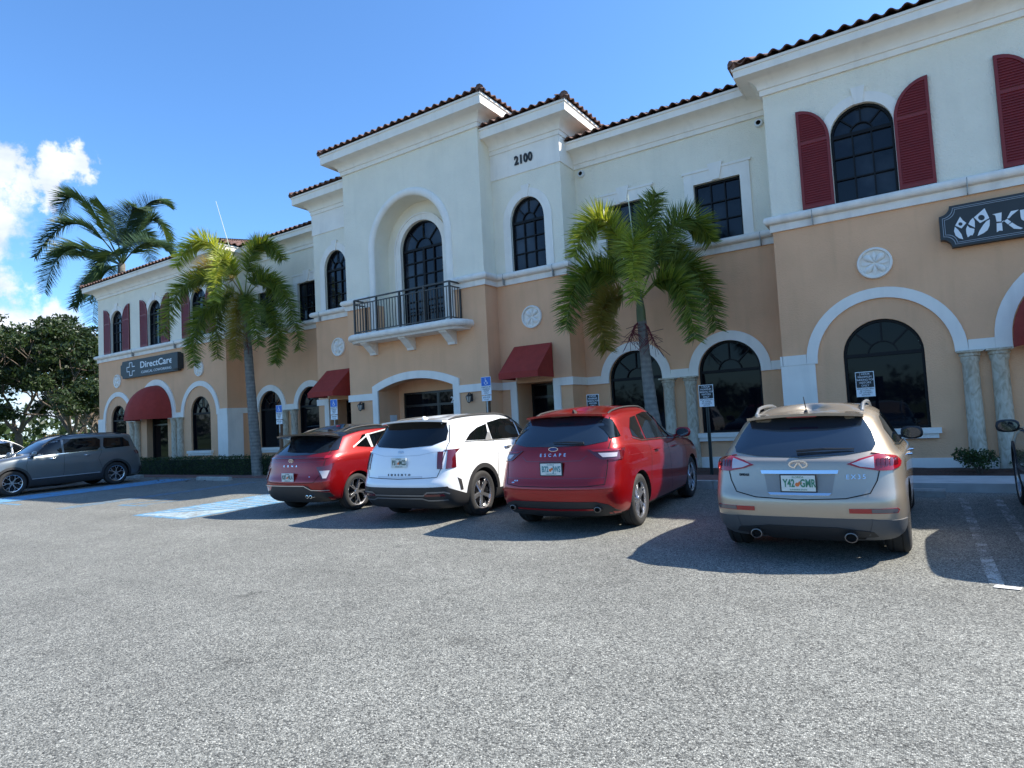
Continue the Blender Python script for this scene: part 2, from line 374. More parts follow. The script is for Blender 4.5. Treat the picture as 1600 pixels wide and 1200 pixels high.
# ------------------------------------------------------------------ ground and paving
def gz(y): return .012 * min(max(y, -60), 14.3)
def sheet(name, x0, x1, ys, dz, m, nx=1, kind='structure', zf=gz):
    mb = MB(); xs = [x0+(x1-x0)*i/nx for i in range(nx+1)]
    vs = [(x, y, zf(y)+dz) for y in ys for x in xs]; fs = []
    for j in range(len(ys)-1):
        for i in range(nx): fs.append((j*(nx+1)+i, j*(nx+1)+i+1, (j+1)*(nx+1)+i+1, (j+1)*(nx+1)+i))
    mb.add(vs, fs); o = mb.build(name, m); return tag(o, kind=kind)
grass_m = mat('lawn_grass', (.07, .11, .03), .95, var=.4, vscale=5, bump=1, bscale=30)
tag(sheet('ground', -900, 900, [-900, -60, 14.3, 900], -.03, grass_m), kind='structure')
sheet('parking_lot', -44, 60, [-60, 14.3, 14.5], 0, asph)
def brickmat(name, c1, c2, mortar, scale):
    m = bpy.data.materials.new(name); m.use_nodes = True; N, L = nodes_of(m); b = N['Principled BSDF']; b.inputs['Roughness'].default_value = .9
    t = N.new('ShaderNodeTexCoord'); br = N.new('ShaderNodeTexBrick'); L.new(t.outputs['Object'], br.inputs['Vector'])
    br.inputs['Color1'].default_value = (*c1, 1); br.inputs['Color2'].default_value = (*c2, 1); br.inputs['Mortar'].default_value = (*mortar, 1)
    br.inputs['Scale'].default_value = scale; br.inputs['Mortar Size'].default_value = .03; L.new(br.outputs[0], b.inputs['Base Color']); return m
paver_m = brickmat('red_paver', (.20, .085, .065), (.27, .125, .09), (.12, .09, .08), 4.5)
mb = MB(); mb.box(-30, 2.0, 12.85, 13.55, .10, .180); mb.box(2.0, 12.25, 12.12, 13.12, .08, .285)
tag(mb.build('paver_walk', paver_m), kind='structure')
mb = MB(); mb.box(12.25, 24, 11.97, 13.12, .05, .283)
tag(mb.build('concrete_walk', conc_l), kind='structure')
mb = MB()
x = 2.0
while x < 12.2:                                     # kerb stones with joints
    x1 = min(x+1.8, 12.25); mb.box(x+.006, x1-.006, 11.95, 12.115, .04, .288); x = x1
tag(mb.build('kerb', concrete), kind='structure')
# planting strip with mulch, slightly mounded
mb = MB(); n = 120; vs = []; rows = 7
for j in range(rows):
    for i in range(n+1):
        X = -30 + 54*i/n; Y = (13.55 if X < 2 else 13.12) + ((15.6)-(13.3))*j/(rows-1)
        vs.append((X, Y, (.165 if X < 2 else .235) + .05*sin(pi*j/(rows-1)) + random.uniform(-.02, .02)))
fs = [(j*(n+1)+i, j*(n+1)+i+1, (j+1)*(n+1)+i+1, (j+1)*(n+1)+i) for j in range(rows-1) for i in range(n)]
mb.add(vs, fs); tag(mb.build('planting_bed', mulch), kind='structure')

# painted markings, 4 mm above the asphalt
def stripe(name, pts, m, dz=.004):
    mb = MB(); mb.add([(x, y, gz(y)+dz) for x, y in pts], [tuple(range(len(pts)))]); return tag(mb.build(name, m), kind='structure')
for x in (12.93, 13.33, 15.9, 16.3):
    stripe('parking_line', [(x, 6.45), (x+.10, 6.45), (x+.10, 11.3), (x, 11.3)], paint_w)
tip_m = mat('fresh_white_paint', (.72, .72, .70), .7, var=.1, vscale=20)
stripe('parking_line', [(12.95, 6.36), (13.12, 6.34), (13.14, 6.42), (12.97, 6.44)], tip_m, .008)
# access aisle: blue outline and hatching
def bline(a, b, w, m=paint_b, dz=.004, nm='access_aisle_line'):
    a = Vector(a); b = Vector(b); d = (b-a).normalized(); r = Vector((-d.y, d.x))*w/2
    stripe(nm, [tuple(a-r), tuple(a+r), tuple(b+r), tuple(b-r)][::-1], m, dz)
bline((-1.05, 6.72), (-1.05, 11.9), .13); bline((.75, 6.72), (.75, 11.9), .13); bline((-1.11, 6.66), (.81, 6.66), .13)
stripe('access_aisle_fill', [(-.98, 6.73), (.68, 6.73), (.68, 11.9), (-.98, 11.9)], asphalt('aisle_wash', paint=(.36, .47, .52), wear=.50), .004)
y = 6.9
while y < 11.6:
    bline((-.98, y), (.68, y+1.1), .14, paint_b2, .008); y += .36
for xx in (-4.9, -4.62): bline((xx, 6.7), (xx, 11.9), .09)
bline((-8.9, 6.9), (-8.9, 12.3), .12); bline((-9.0, 6.85), (-7.4, 6.85), .10)
stripe('access_aisle_fill', [(-10.6, 6.6), (-9.0, 6.6), (-9.0, 12.4), (-10.6, 12.4)], paint_b2, .004)
for xx in (-2.9, -3.6): bline((xx, 7.5), (xx+.35, 8.6), .08)
bline((-3.6, 7.5), (-2.5, 7.6), .08)

# wheel stops, each a thing
def wheel_stop(x0, x1, y, label):
    mb = MB(); z = gz(y); p = [(-.085, 0), (-.07, .09), (-.045, .12), (.045, .12), (.07, .09), (.085, 0)]
    n = len(p); vs = [(x0, y+a, z+b) for a, b in p]+[(x1, y+a, z+b) for a, b in p]
    mb.add(vs, [(i, (i+1) % n, (i+1) % n+n, i+n) for i in range(n)]+[tuple(range(n-1, -1, -1)), tuple(range(n, 2*n))])
    return tag(mb.build('wheel_stop', stop_m), label, 'wheel stop', 'concrete wheel stops at the heads of the bays')
wheel_stop(-8.25, -6.4, 12.2, 'concrete wheel stop in the empty bay in front of the hedge')
wheel_stop(-14.6, -12.75, 12.6, 'concrete wheel stop behind the rear wheel of the grey SUV')
wheel_stop(10.85, 12.78, 11.45, 'concrete wheel stop under the nose of the champagne crossover')

# ------------------------------------------------------------------ the building
YB, YF, YC, YW = 14.56, 14.68, 14.09, 15.52
XC, XF, XB, XO = 2.732, 4.961, 10.143, 20.551
ZBAND0, ZBAND1 = 5.398, 5.739
Z0 = .06
bld = empty('commercial_building', (0, YC, .17), label='two storey stucco building, tan below and cream above, red shutters and clay tile roof', cat='building')
INV = Matrix.Translation((0, YC, .17)).inverted()
def B(o):
    o.parent = bld; o.matrix_parent_inverse = INV; return o
def arched(cx, hw, zb, zs, n=20, top=None):
    return [(cx-hw, zb)] + arc(cx, zs, hw, 180, 0, n, rz=(top-zs) if top else None) + [(cx+hw, zb)]
def wall(x0, x1, z0, z1, y, m, holes=(), notches=(), t=.30):
    out = [(x0, z0)]
    for nn in notches: out += nn
    out += [(x1, z0), (x1, z1), (x0, z1)]
    mb = MB(); mb.poly_xz(out, holes, y, y+t); return B(mb.build('wall', m))
def sidewall(x, y0, y1, z0, z1, m):
    mb = MB(); mb.box(min(x, x), x, y0, y1, z0, z1); return mb
def side(xa, xb, y0, y1, z0, z1, m):
    mb = MB(); mb.box(xa, xb, y0, y1, z0, z1); B(mb.build('wall', m))
ZT = 8.75; ZTC = 10.0; ZTF = 9.45
BWX = (12.004, 18.70)          # small arches of the end blocks
UPX = (11.963, 15.35, 18.70)   # their upper windows
for s in (1, -1):
    def X(v): return s*v
    def rng(a, b): return (min(s*a, s*b), max(s*a, s*b))
    a, b = rng(XB, XO)
    doorn = [(s*15.35-.865*1, Z0)] + [(s*15.35-.865, 2.62), (s*15.35+.865, 2.62)] + [(s*15.35+.865, Z0)]
    wall(a, b, Z0, ZBAND0+.02, YB, tan, [arched(s*c, .70, 1.059, 2.56) for c in BWX], [doorn])
    wall(a, b, ZBAND0+.02, ZT, YB, cream, [arched(s*c, .568, 5.745, 7.156) for c in UPX])
    side(*rng(XB+.001, XB+.3), YB+.3, YW+.3, Z0, ZBAND0+.02, tan); side(*rng(XB+.001, XB+.3), YB+.3, YW+.3, ZBAND0+.02, ZT, cream)
    side(*rng(XO-.3, XO-.001), YB+.3, 27, Z0, ZBAND0+.02, tan); side(*rng(XO-.3, XO-.001), YB+.3, 27, ZBAND0+.02, ZT, cream)
    # wing
    a, b = rng(XF-.001, XB+.001)
    wall(a, b, Z0, ZBAND0+.02, YW, tan, [arched(s*c, .729, 1.059, 2.543) for c in (6.377, 8.766)])
    wall(a, b, ZBAND0+.02, ZT+.05, YW, cream, [[(s*c-.559, 5.748), (s*c-.559, 7.211), (s*c+.559, 7.211), (s*c+.559, 5.748)] for c in (6.364, 8.786)])
    # flank
    a, b = rng(XC-.001, XF)
    cx = s*3.826
    wall(a, b, Z0, ZBAND0+.02, YF, tan, [], [[(cx-.58, Z0), (cx-.58, 2.62), (cx+.58, 2.62), (cx+.58, Z0)]])
    cx = s*3.86
    wall(a, b, ZBAND0+.02, ZTF, YF, cream, [arched(cx, .545, 5.745, 7.107, top=7.759)])
    side(*rng(XF-.3, XF-.002), YF+.3, YW+.3, Z0, ZBAND0+.02, tan); side(*rng(XF-.3, XF-.002), YF+.3, YW+4, ZBAND0+.02, ZTF, cream)
    side(*rng(XC-.3, XC-.002), YC+.3, YF+.3, Z0, ZBAND0+.02, tan); side(*rng(XC-.3, XC-.002), YC+.3, YF+4, ZBAND0+.02, ZTC, cream)
# centre
ea = arc(0, 2.728-3.75, sqrt(1.482**2+3.75**2), 90+math.degrees(math.asin(1.482/sqrt(1.482**2+3.75**2))), 90-math.degrees(math.asin(1.482/sqrt(1.482**2+3.75**2))), 14)
mb = MB(); mb.poly_xz([(-XC, Z0), (-1.482, Z0)]+ea+[(1.482, Z0), (XC, Z0), (XC, ZBAND0+.02), (1.42, ZBAND0+.02), (1.42, 4.5), (-1.42, 4.5), (-1.42, ZBAND0+.02), (-XC, ZBAND0+.02)], [], YC, YC+.32); B(mb.build('wall', tan))
mb = MB(); mb.box(-1.7, -1.421, YC+.322, YC+.612, 4.5, 5.415); mb.box(1.421, 1.7, YC+.322, YC+.612, 4.5, 5.415); B(mb.build('niche_wall', cream))
mb = MB(); mb.box(-1.7, 1.7, YC+.05, YC+.85, 4.3, 4.504); B(mb.build('niche_floor', conc_l))
wall(-XC, XC, ZBAND0+.02, ZTC, YC, cream, [], [[(-1.42, ZBAND0+.02)]+arc(0, 7.12, 1.42, 180, 0, 30)+[(1.42, ZBAND0+.02)]], t=.61)
# entry vault: side walls, ceiling, door wall
mb = MB(); mb.box(-1.75, -1.482, YC+.32, 15.0, Z0, 3.2); mb.box(1.482, 1.75, YC+.32, 15.0, Z0, 3.2); mb.box(-1.75, 1.75, YC+.32, 15.0, 3.03, 3.3)
mb.box(-1.75, -1.30, 15.0, 15.1, Z0, 3.2); mb.box(-1.30, 1.481, 15.0, 15.1, 2.66, 3.2); B(mb.build('entry_vault', tan))
# niche back wall with french door opening
mb = MB(); mb.poly_xz([(-1.6, 4.5), (1.6, 4.5), (1.6, 8.8), (-1.6, 8.8)], [arched(0, .85, 4.6, 7.10, 24)], YC+.61, YC+.8); B(mb.build('wall', cream))

# white plinth along the foot of the walls
def plinth(segs):
    for (x0, x1, y) in segs:
        mb = MB(); mb.box(x0, x1, y-.035, y+.01, .10, .476); B(mb.build('plinth', trim))
for s in (1, -1):
    def rng(a, b): return (min(s*a, s*b), max(s*a, s*b))
    plinth([(*rng(10.77, 14.48), YB), (*rng(16.22, 19.9), YB), (*rng(XF+.02, XB-.01), YW), (*rng(XC+.02, 3.03), YF), (*rng(4.64, XF-.01), YF), (*rng(1.72, XC-.01), YC)])

# string course + arch bands (white)
def plate(name, outer, y, d=.045, m=trim, holes=(), inset=.01):
    mb = MB(); mb.poly_xz(outer, list(holes), y-d, y+inset); return B(mb.build(name, m))
def arch_band(cx, cz, ro, ri, y, foot0, z0, n=28):
    """semicircular band whose feet run down to z0"""
    out = [(cx-ro, z0)] + arc(cx, cz, ro, 180, 0, n) + [(cx+ro, z0), (cx+ri, z0)] + arc(cx, cz, ri, 0, 180, n) + [(cx-ri, z0)]
    return plate('arch_band', out, y, .05)
ZS0, ZS1 = 2.468, 2.678
def bar_(x0, x1, y, z0=ZS0, z1=ZS1, d=.047):
    a, b = min(x0, x1), max(x0, x1); mb = MB(); mb.box(a, b, y-d, y+.01, z0, z1); B(mb.build('string_course', trim))
for s in (1, -1):
    for c in BWX: arch_band(s*c, 2.50, 1.39, 1.18, YB, 0, ZS0)
    arch_band(s*15.35, 2.655, 1.553, 1.30, YB, 0, ZS0)
    bar_(s*XB, s*(12.004-1.392), YB); bar_(s*(18.70+1.392), s*XO, YB)
    bar_(s*(12.004+1.392), s*(15.35-1.555), YB); bar_(s*(15.35+1.555), s*(18.70-1.392), YB)
    # corner pilasters
    a, b = sorted((s*(XB-.04), s*10.77)); mb = MB(); mb.box(a, b, YB-.04, YB+.64, .12, ZS0-.002); B(mb.build('pilaster', trim))
    a, b = sorted((s*19.92, s*(XO+.04))); mb = MB(); mb.box(a, b, YB-.04, YB+.64, .12, ZS0-.002); B(mb.build('pilaster', trim))
    a, b = sorted((s*(XB-.045), s*(XB+.01))); mb = MB(); mb.box(a, b, YB-.047, YW-.002, ZS0+.001, ZS1-.001); B(mb.build('string_course', trim))
    a, b = sorted((s*(XO-.01), s*(XO+.045))); mb = MB(); mb.box(a, b, YB-.047, 26.5, ZS0+.001, ZS1-.001); B(mb.build('string_course', trim))
    # wing arches
    for c in (6.377, 8.766): arch_band(s*c, 2.535, .965, .735, YW, 0, ZS0)
    bar_(s*XF, s*(6.377-.967), YW); bar_(s*(6.377+.967), s*(8.766-.967), YW); bar_(s*(8.766+.967), s*(XB-.05), YW)
    # flank
    bar_(s*(XC+.05), s*3.246, YF); bar_(s*4.405, s*(XF+.045), YF)
    a, b = sorted((s*(XF-.01), s*(XF+.047))); mb = MB(); mb.box(a, b, YF-.045, YW-.05, ZS0+.001, ZS1-.001); B(mb.build('string_course', trim))
    a, b = sorted((s*(XC-.01), s*(XC+.047))); mb = MB(); mb.box(a, b, YC-.045, YF-.05, ZS0+.001, ZS1-.001); B(mb.build('string_course', trim))
    for (u, v) in ((3.04, 3.246), (4.405, 4.62)):
        a, b = sorted((s*u, s*v)); mb = MB(); mb.box(a, b, YF-.047, YF+.01, .15, ZS0-.001); B(mb.build('door_casing', trim))
    bar_(s*1.705, s*(XC+.0), YC)
# centre segmental band with legs
Rr = sqrt(1.482**2+3.75**2)
half_i = math.degrees(math.asin(1.482/Rr)); ca = 2.728-3.75; Ro = Rr+.225; half_o = math.degrees(math.asin(1.705/Ro))
plate('arch_band', [(-1.705, .15)]+arc(0, ca, Ro, 90+half_o, 90-half_o, 18)+[(1.705, .15), (1.482, .15)]+arc(0, ca, Rr, 90-half_i, 90+half_i, 18)+[(-1.482, .15)], YC, .05)
# storey band: flat fascia and rolled top
prof_band = [(0, 5.398), (.05, 5.398), (.05, 5.548), (.075, 5.556)] + [(.075+.085*sin(radians(a)), 5.645-.089*cos(radians(a))) for a in range(20, 181, 20)] + [(0, 5.739)]
mb = MB(); sweep(mb, [(-XO, 26.5), (-XO, YB), (-XB, YB), (-XB, YW), (-XF, YW), (-XF, YF), (-XC, YF), (-XC, YC), (-1.665, YC)], prof_band); B(mb.build('storey_band', band_m, smooth=True))
mb = MB(); sweep(mb, [(1.665, YC), (XC, YC), (XC, YF), (XF, YF), (XF, YW), (XB, YW), (XB, YB), (XO, YB), (XO, 26.5)], prof_band); B(mb.build('storey_band', band_m, smooth=True))
for s in (1, -1):                                      # joints in the cast stone band
    for x_, y_ in ((10.95, YB), (13.6, YB), (17.1, YB), (7.55, YW), (9.72, YW), (3.05, YF), (4.63, YF)):
        mb = MB(); mb.box(s*x_-.006, s*x_+.006, y_-.164, y_-.02, 5.395, 5.7); B(mb.build('band_joint', stop_m))

# columns
def column(x, y):
    mb = MB(); r = .135
    pr = [(.0, 2.468), (.19, 2.468), (.19, 2.425), (.165, 2.415), (.172, 2.37), (.15, 2.355), (.155, 2.31), (.145, 2.26), (r-.005, 2.235), (r, 1.4), (r+.006, .7), (r+.008, .18)]
    mb.lathe(pr, (x, y, 0), 20); mb.box(x-.2, x+.2, y-.19, y+.1, 2.435, 2.47)
    B(mb.build('column', col_m, smooth=True, angle=40))
for s in (1, -1):
    for c in (13.397, 13.834, 16.866, 17.303): column(s*c, YB-.06)
    for c in (7.273, 7.83): column(s*c, YW-.06)

# cornices
def cornice(path, zm, zf0, zf1, ov=.485):
    pr = [(0, zm), (.05, zm), (.05, zm+.12), (.07, zm+.125)]
    k = 7; z_a = zm+.13; x_a = .08; x_b = ov-.085; z_b = zf0+.01
    for i in range(k+1):
        a = pi/2*i/k; pr.append((x_a+(x_b-x_a)*(1-cos(a)), z_a+(z_b-z_a)*sin(a)))
    pr += [(ov-.03, zf0+.012), (ov-.03, zf0), (ov, zf0), (ov, zf1-.055), (ov+.006, zf1-.052), (ov+.03, zf1-.05), (ov+.03, zf1+.005), (0, zf1+.006)]
    mb = MB(); sweep(mb, path, pr); return B(mb.build('cornice', trim, smooth=True, angle=30))
cornice([(XB, YW+.05), (XB, YB), (XO, YB), (XO, 26.5)], 8.46, 8.825, 9.035)
cornice([(-XO, 26.5), (-XO, YB), (-XB, YB), (-XB, YW+.05)], 8.46, 8.825, 9.035)
cornice([(XF, YW), (XB-.03, YW)], 8.462, 8.86, 9.075)
cornice([(-XB+.03, YW), (-XF, YW)], 8.462, 8.86, 9.075)
cornice([(XC, YF), (XF, YF), (XF, YW+3)], 9.19, 9.55, 9.825)
cornice([(-XF, YW+3), (-XF, YF), (-XC, YF)], 9.19, 9.55, 9.825)
cornice([(-XC, YF+4), (-XC, YC), (XC, YC), (XC, YF+4)], 9.863, 10.22, 10.515)
# smooth frieze panel of the flanks
for s in (1, -1):
    path = [(XC, YF), (XF, YF), (XF, YW)] if s > 0 else [(-XF, YW), (-XF, YF), (-XC, YF)]
    mb = MB(); sweep(mb, path, [(0, 8.458), (.025, 8.458), (.025, 9.188), (0, 9.188)]); B(mb.build('frieze', trim))

# roofs: hipped shells with clay tiles
def hip(x0, x1, y0, y1, z, pitch, cuts=()):
    w = x1-x0; d = y1-y0; h = min(w, d)/2; rz = z+h*pitch; mb = MB()
    if w >= d: r0, r1 = (x0+h, (y0+y1)/2), (x1-h, (y0+y1)/2)
    else: r0, r1 = ((x0+x1)/2, y0+h), ((x0+x1)/2, y1-h)
    A, Bq, Cq, D = (x0, y0, z), (x1, y0, z), (x1, y1, z), (x0, y1, z); P, Q = (*r0, rz), (*r1, rz)
    if w >= d: mb.add([A, Bq, Cq, D, P, Q], [(0, 1, 5, 4), (1, 2, 5), (2, 3, 4, 5), (3, 0, 4)])
    else: mb.add([A, Bq, Cq, D, P, Q], [(0, 1, 4), (1, 2, 5, 4), (2, 3, 5), (3, 0, 4, 5)])
    return B(mb.build('roof', tile_m))
PITCH = .40; TW = .268; TL = .40
def s_tile(L_=TL, w=TW, amp=.037, th=.018):
    """one S tile: origin at its lower left corner, runs up +y, width +x"""
    mb = MB(); n = 8; top = []; bot = []
    for i in range(n+1):
        u = i/n; zz = amp*(sin(2*pi*u-.6)) + amp
        top.append((u*w, zz+th)); bot.append((u*w, zz))
    for (y, k) in ((0, .022), (L_, 0)):
        for a in top: mb.v.append((a[0], y, a[1]+k))
        for a in bot: mb.v.append((a[0], y, a[1]+k))
    m_ = n+1
    for i in range(n):
        mb.f += [(i, i+1, i+1+2*m_, i+2*m_), (i+m_, i+m_+2*m_, i+1+m_+2*m_, i+1+m_), (i, i+m_, i+1+m_, i+1)]
    mb.m = [0]*len(mb.f)
    return mb
_t = s_tile(); tile_mesh = bpy.data.meshes.new('roof_tile'); tile_mesh.from_pydata(_t.v, [], _t.f); tile_mesh.materials.append(tile_m); tile_mesh.shade_smooth()
try: tile_mesh.set_sharp_from_angle(angle=radians(50))
except Exception: pass
ROOFINV = {}
def tile_slope(roof, p0, p1, z, run, hips=(1, 1), rows_obj=1, pitch=PITCH, maxrows=14):
    """tiles along the eave p0->p1 (2D); upslope is to the left of the direction"""
    p0 = Vector(p0); p1 = Vector(p1); d = (p1-p0); Lg = d.length; d.normalize(); u = Vector((-d.y, d.x)); n = max(1, round(Lg/TW)); w = Lg/n
    sl = sqrt(1+pitch*pitch); rot = Matrix(((d.x, u.x/sl, -u.x*pitch/sl), (d.y, u.y/sl, -u.y*pitch/sl), (0, pitch/sl, 1/sl)))
    mb = MB(); st = .36
    for i in range(n):
        c = (i+.5)*w; l = run
        if hips[0]: l = min(l, c)
        if hips[1]: l = min(l, Lg-c)
        rows = min(maxrows, max(1, int(l*sl/st+.6)))
        for r in range(rows):
            o2 = p0+d*(i*w)+u*(r*st/sl-.05); org = Vector((o2.x, o2.y, z+(r*st/sl-.05)*pitch+.01+random.uniform(-.004, .004)))
            if r < rows_obj:
                o = bpy.data.objects.new('roof_tile', tile_mesh); COL.objects.link(o)
                M = (rot @ Matrix.Rotation(random.uniform(-.015, .015), 3, 'Z') @ Matrix.Diagonal((w/TW, 1, 1))).to_4x4(); M.translation = org
                o.parent = roof; o.matrix_basis = M
            else:
                M = (rot @ Matrix.Diagonal((w/TW, 1, 1))).to_4x4(); M.translation = org
                b0 = len(mb.v); mb.v += [tuple(M @ Vector(v)) for v in _t.v]; mb.f += [tuple(b0+k for k in f) for f in _t.f]; mb.m += [0]*len(_t.f)
    if mb.v:
        o = mb.build('tile_field', tile_m, smooth=True, angle=50); o.parent = roof; o['kind'] = 'stuff'
def cap_row(roof, a, b):
    a = Vector(a); b = Vector(b); n = max(1, int((b-a).length/.36)); mb = MB(); d = (b-a).normalized()
    for i in range(n):
        p = a+(b-a)*i/n; q = a+(b-a)*(i+1.12)/n
        mb.tube([p+Vector((0, 0, .05)), q+Vector((0, 0, .03))], [.115, .09], 8)
    o = mb.build('hip_cap', tile_m, smooth=True, angle=50); o.parent = roof; o['kind'] = 'stuff'
OV = .485+.035
def mkroof(x0, x1, y0, y1, z, sides, pitch=PITCH, mr=14, hipsf=(1, 1)):
    r = hip(x0, x1, y0, y1, z, pitch)
    # roof object has identity basis with building parent inverse -> children share world coordinates
    w = x1-x0; dd = y1-y0; h = min(w, dd)/2
    if 'f' in sides: tile_slope(r, (x0, y0), (x1, y0), z, h, hipsf, pitch=pitch, maxrows=mr)
    if 'r' in sides: tile_slope(r, (x1, y0), (x1, y0+sides['r']), z, h, (1, 0), pitch=pitch, maxrows=mr)
    if 'l' in sides: tile_slope(r, (x0, y0+sides['l']), (x0, y0), z, h, (0, 1), pitch=pitch, maxrows=mr)
    if hipsf[1] and 'r' in sides: cap_row(r, (x1, y0, z+.02), (x1-h, y0+h, z+h*pitch+.04))
    if hipsf[0] and 'l' in sides: cap_row(r, (x0, y0, z+.02), (x0+h, y0+h, z+h*pitch+.04))
    return r
mkroof(XB-OV, XO+OV, YB-OV, 27.0, 9.045, dict(f=1, l=1.2, r=3), mr=7)
mkroof(-XO-OV, -XB+OV, YB-OV, 27.0, 9.045, dict(f=1, r=7.0, l=3), mr=10)
mkroof(XF-.2, XB+2, YW-OV, 26.6, 9.085, dict(f=1), mr=5, hipsf=(0, 0))
mkroof(-XB-2, -XF+.2, YW-OV, 26.6, 9.085, dict(f=1), mr=5, hipsf=(0, 0))
mkroof(XC-2.0, XF+OV, YF-OV, 22, 9.837, dict(f=1, r=2.9), mr=6, hipsf=(0, 1))
mkroof(-XF-OV, -XC+2.0, YF-OV, 22, 9.837, dict(f=1, l=2.9), mr=6, hipsf=(1, 0))
mkroof(-XC-OV, XC+OV, YC-OV, 20, 10.527, dict(f=1, r=4.2, l=4.2), mr=6)

# ------------------------------------------------------------------ windows
def rect_frame(mb, x0, x1, z0, z1, y0, y1, w):
    mb.poly_xz([(x0, z0), (x1, z0), (x1, z1), (x0, z1)], [[(x0+w, z0+w), (x0+w, z1-w), (x1-w, z1-w), (x1-w, z0+w)]], y0, y1)
def pane(poly, y, parent, gm=None):
    cx = sum(p[0] for p in poly)/len(poly); cz = sum(p[1] for p in poly)/len(poly); a = random.uniform(-.006, .006); b = random.uniform(-.006, .006)
    mb = MB(); mb.add([(x, y+a*(x-cx)+b*(z-cz), z) for x, z in poly], [tuple(range(len(poly)))])
    o = mb.build('pane', gm or glass_m, parent); o.matrix_parent_inverse = Matrix.Identity(4); return o
def window(cx, hw, zb, zs, y, top=None, cols=3, rows=3, fan=True, w=.05, parent=None, name='window', split=False, lower_rows=None):
    rz = (top-zs) if top else hw; mb = MB(); ya, yb = y+.07, y+.15
    out = [(cx-hw, zb)] + (arc(cx, zs, hw, 180, 0, 20, rz) if fan else [(cx-hw, zs), (cx+hw, zs)]) + [(cx+hw, zb)]
    h2 = hw-w; inn = [(cx-h2, zb+w)] + (arc(cx, zs, h2, 180, 0, 20, rz-w) if fan else [(cx-h2, zs-w), (cx+h2, zs-w)]) + [(cx+h2, zb+w)]
    mb.poly_xz(out, [inn], ya, yb)
    zt = zs if fan else zs-w
    mt = .014 if not split else .018
    if fan:
        mb.box(cx-h2, cx+h2, ya+.005, yb-.005, zs-.035, zs+.035)
        ri = h2*.40; zi = (rz-w)*.40
        mb.poly_xz(arc(cx, zs, ri+.012, 180, 0, 14, zi+.012)+arc(cx, zs, ri-.012, 0, 180, 14, zi-.012), [], ya+.01, yb-.02)
        for a in (45, 90, 135):
            c_, s_ = cos(radians(a)), sin(radians(a))
            mb.bar((cx+ri*c_, ya+.03, zs+zi*s_), (cx+h2*c_, ya+.03, zs+(rz-w)*s_), .03, .022, upv=(0, 1, 0))
    xs = [cx-h2+2*h2*i/cols for i in range(cols+1)]; zl = zb+w; zs_ = [zl+(zt-zl)*i/rows for i in range(rows+1)]
    for i in range(1, cols):
        wv = .045 if (split and i*2 == cols) else mt
        mb.box(xs[i]-wv, xs[i]+wv, ya+.01, yb-.03, zl, zt)
    for j in range(1, rows): mb.box(cx-h2, cx+h2, ya+.012, yb-.032, zs_[j]-mt, zs_[j]+mt)
    o = B(mb.build(name, frame_m)); yg = y+.13; gm = glass_u if zb > 4 else glass_m
    for i in range(cols):
        for j in range(rows): pane([(xs[i], zs_[j]), (xs[i+1], zs_[j]), (xs[i+1], zs_[j+1]), (xs[i], zs_[j+1])], yg, o, gm)
    if fan:
        pane(arc(cx, zs, ri, 0, 180, 10, zi), yg, o, gm)
        for k in range(4):
            a0, a1 = 45*k, 45*k+45
            pane(arc(cx, zs, h2, a0, a1, 6, rz-w)+arc(cx, zs, ri, a1, a0, 6, zi), yg, o, gm)
    return o
def surround(cx, hw, zs, y, t=.20, key=True, zb=5.735, top=None, d=.03):
    rz = (top-zs) if top else hw
    out = [(cx-hw-t, zb)]+arc(cx, zs, hw+t, 180, 0, 24, rz+t)+[(cx+hw+t, zb), (cx+hw, zb)]+arc(cx, zs, hw, 0, 180, 24, rz)+[(cx-hw, zb)]
    plate('window_surround', out, y, d, trim)
    if key:
        z1 = zs+rz; plate('keystone', [(cx-.07, z1-.02), (cx+.07, z1-.02), (cx+.13, z1+.33), (cx-.13, z1+.33)], y, d+.025, trim)
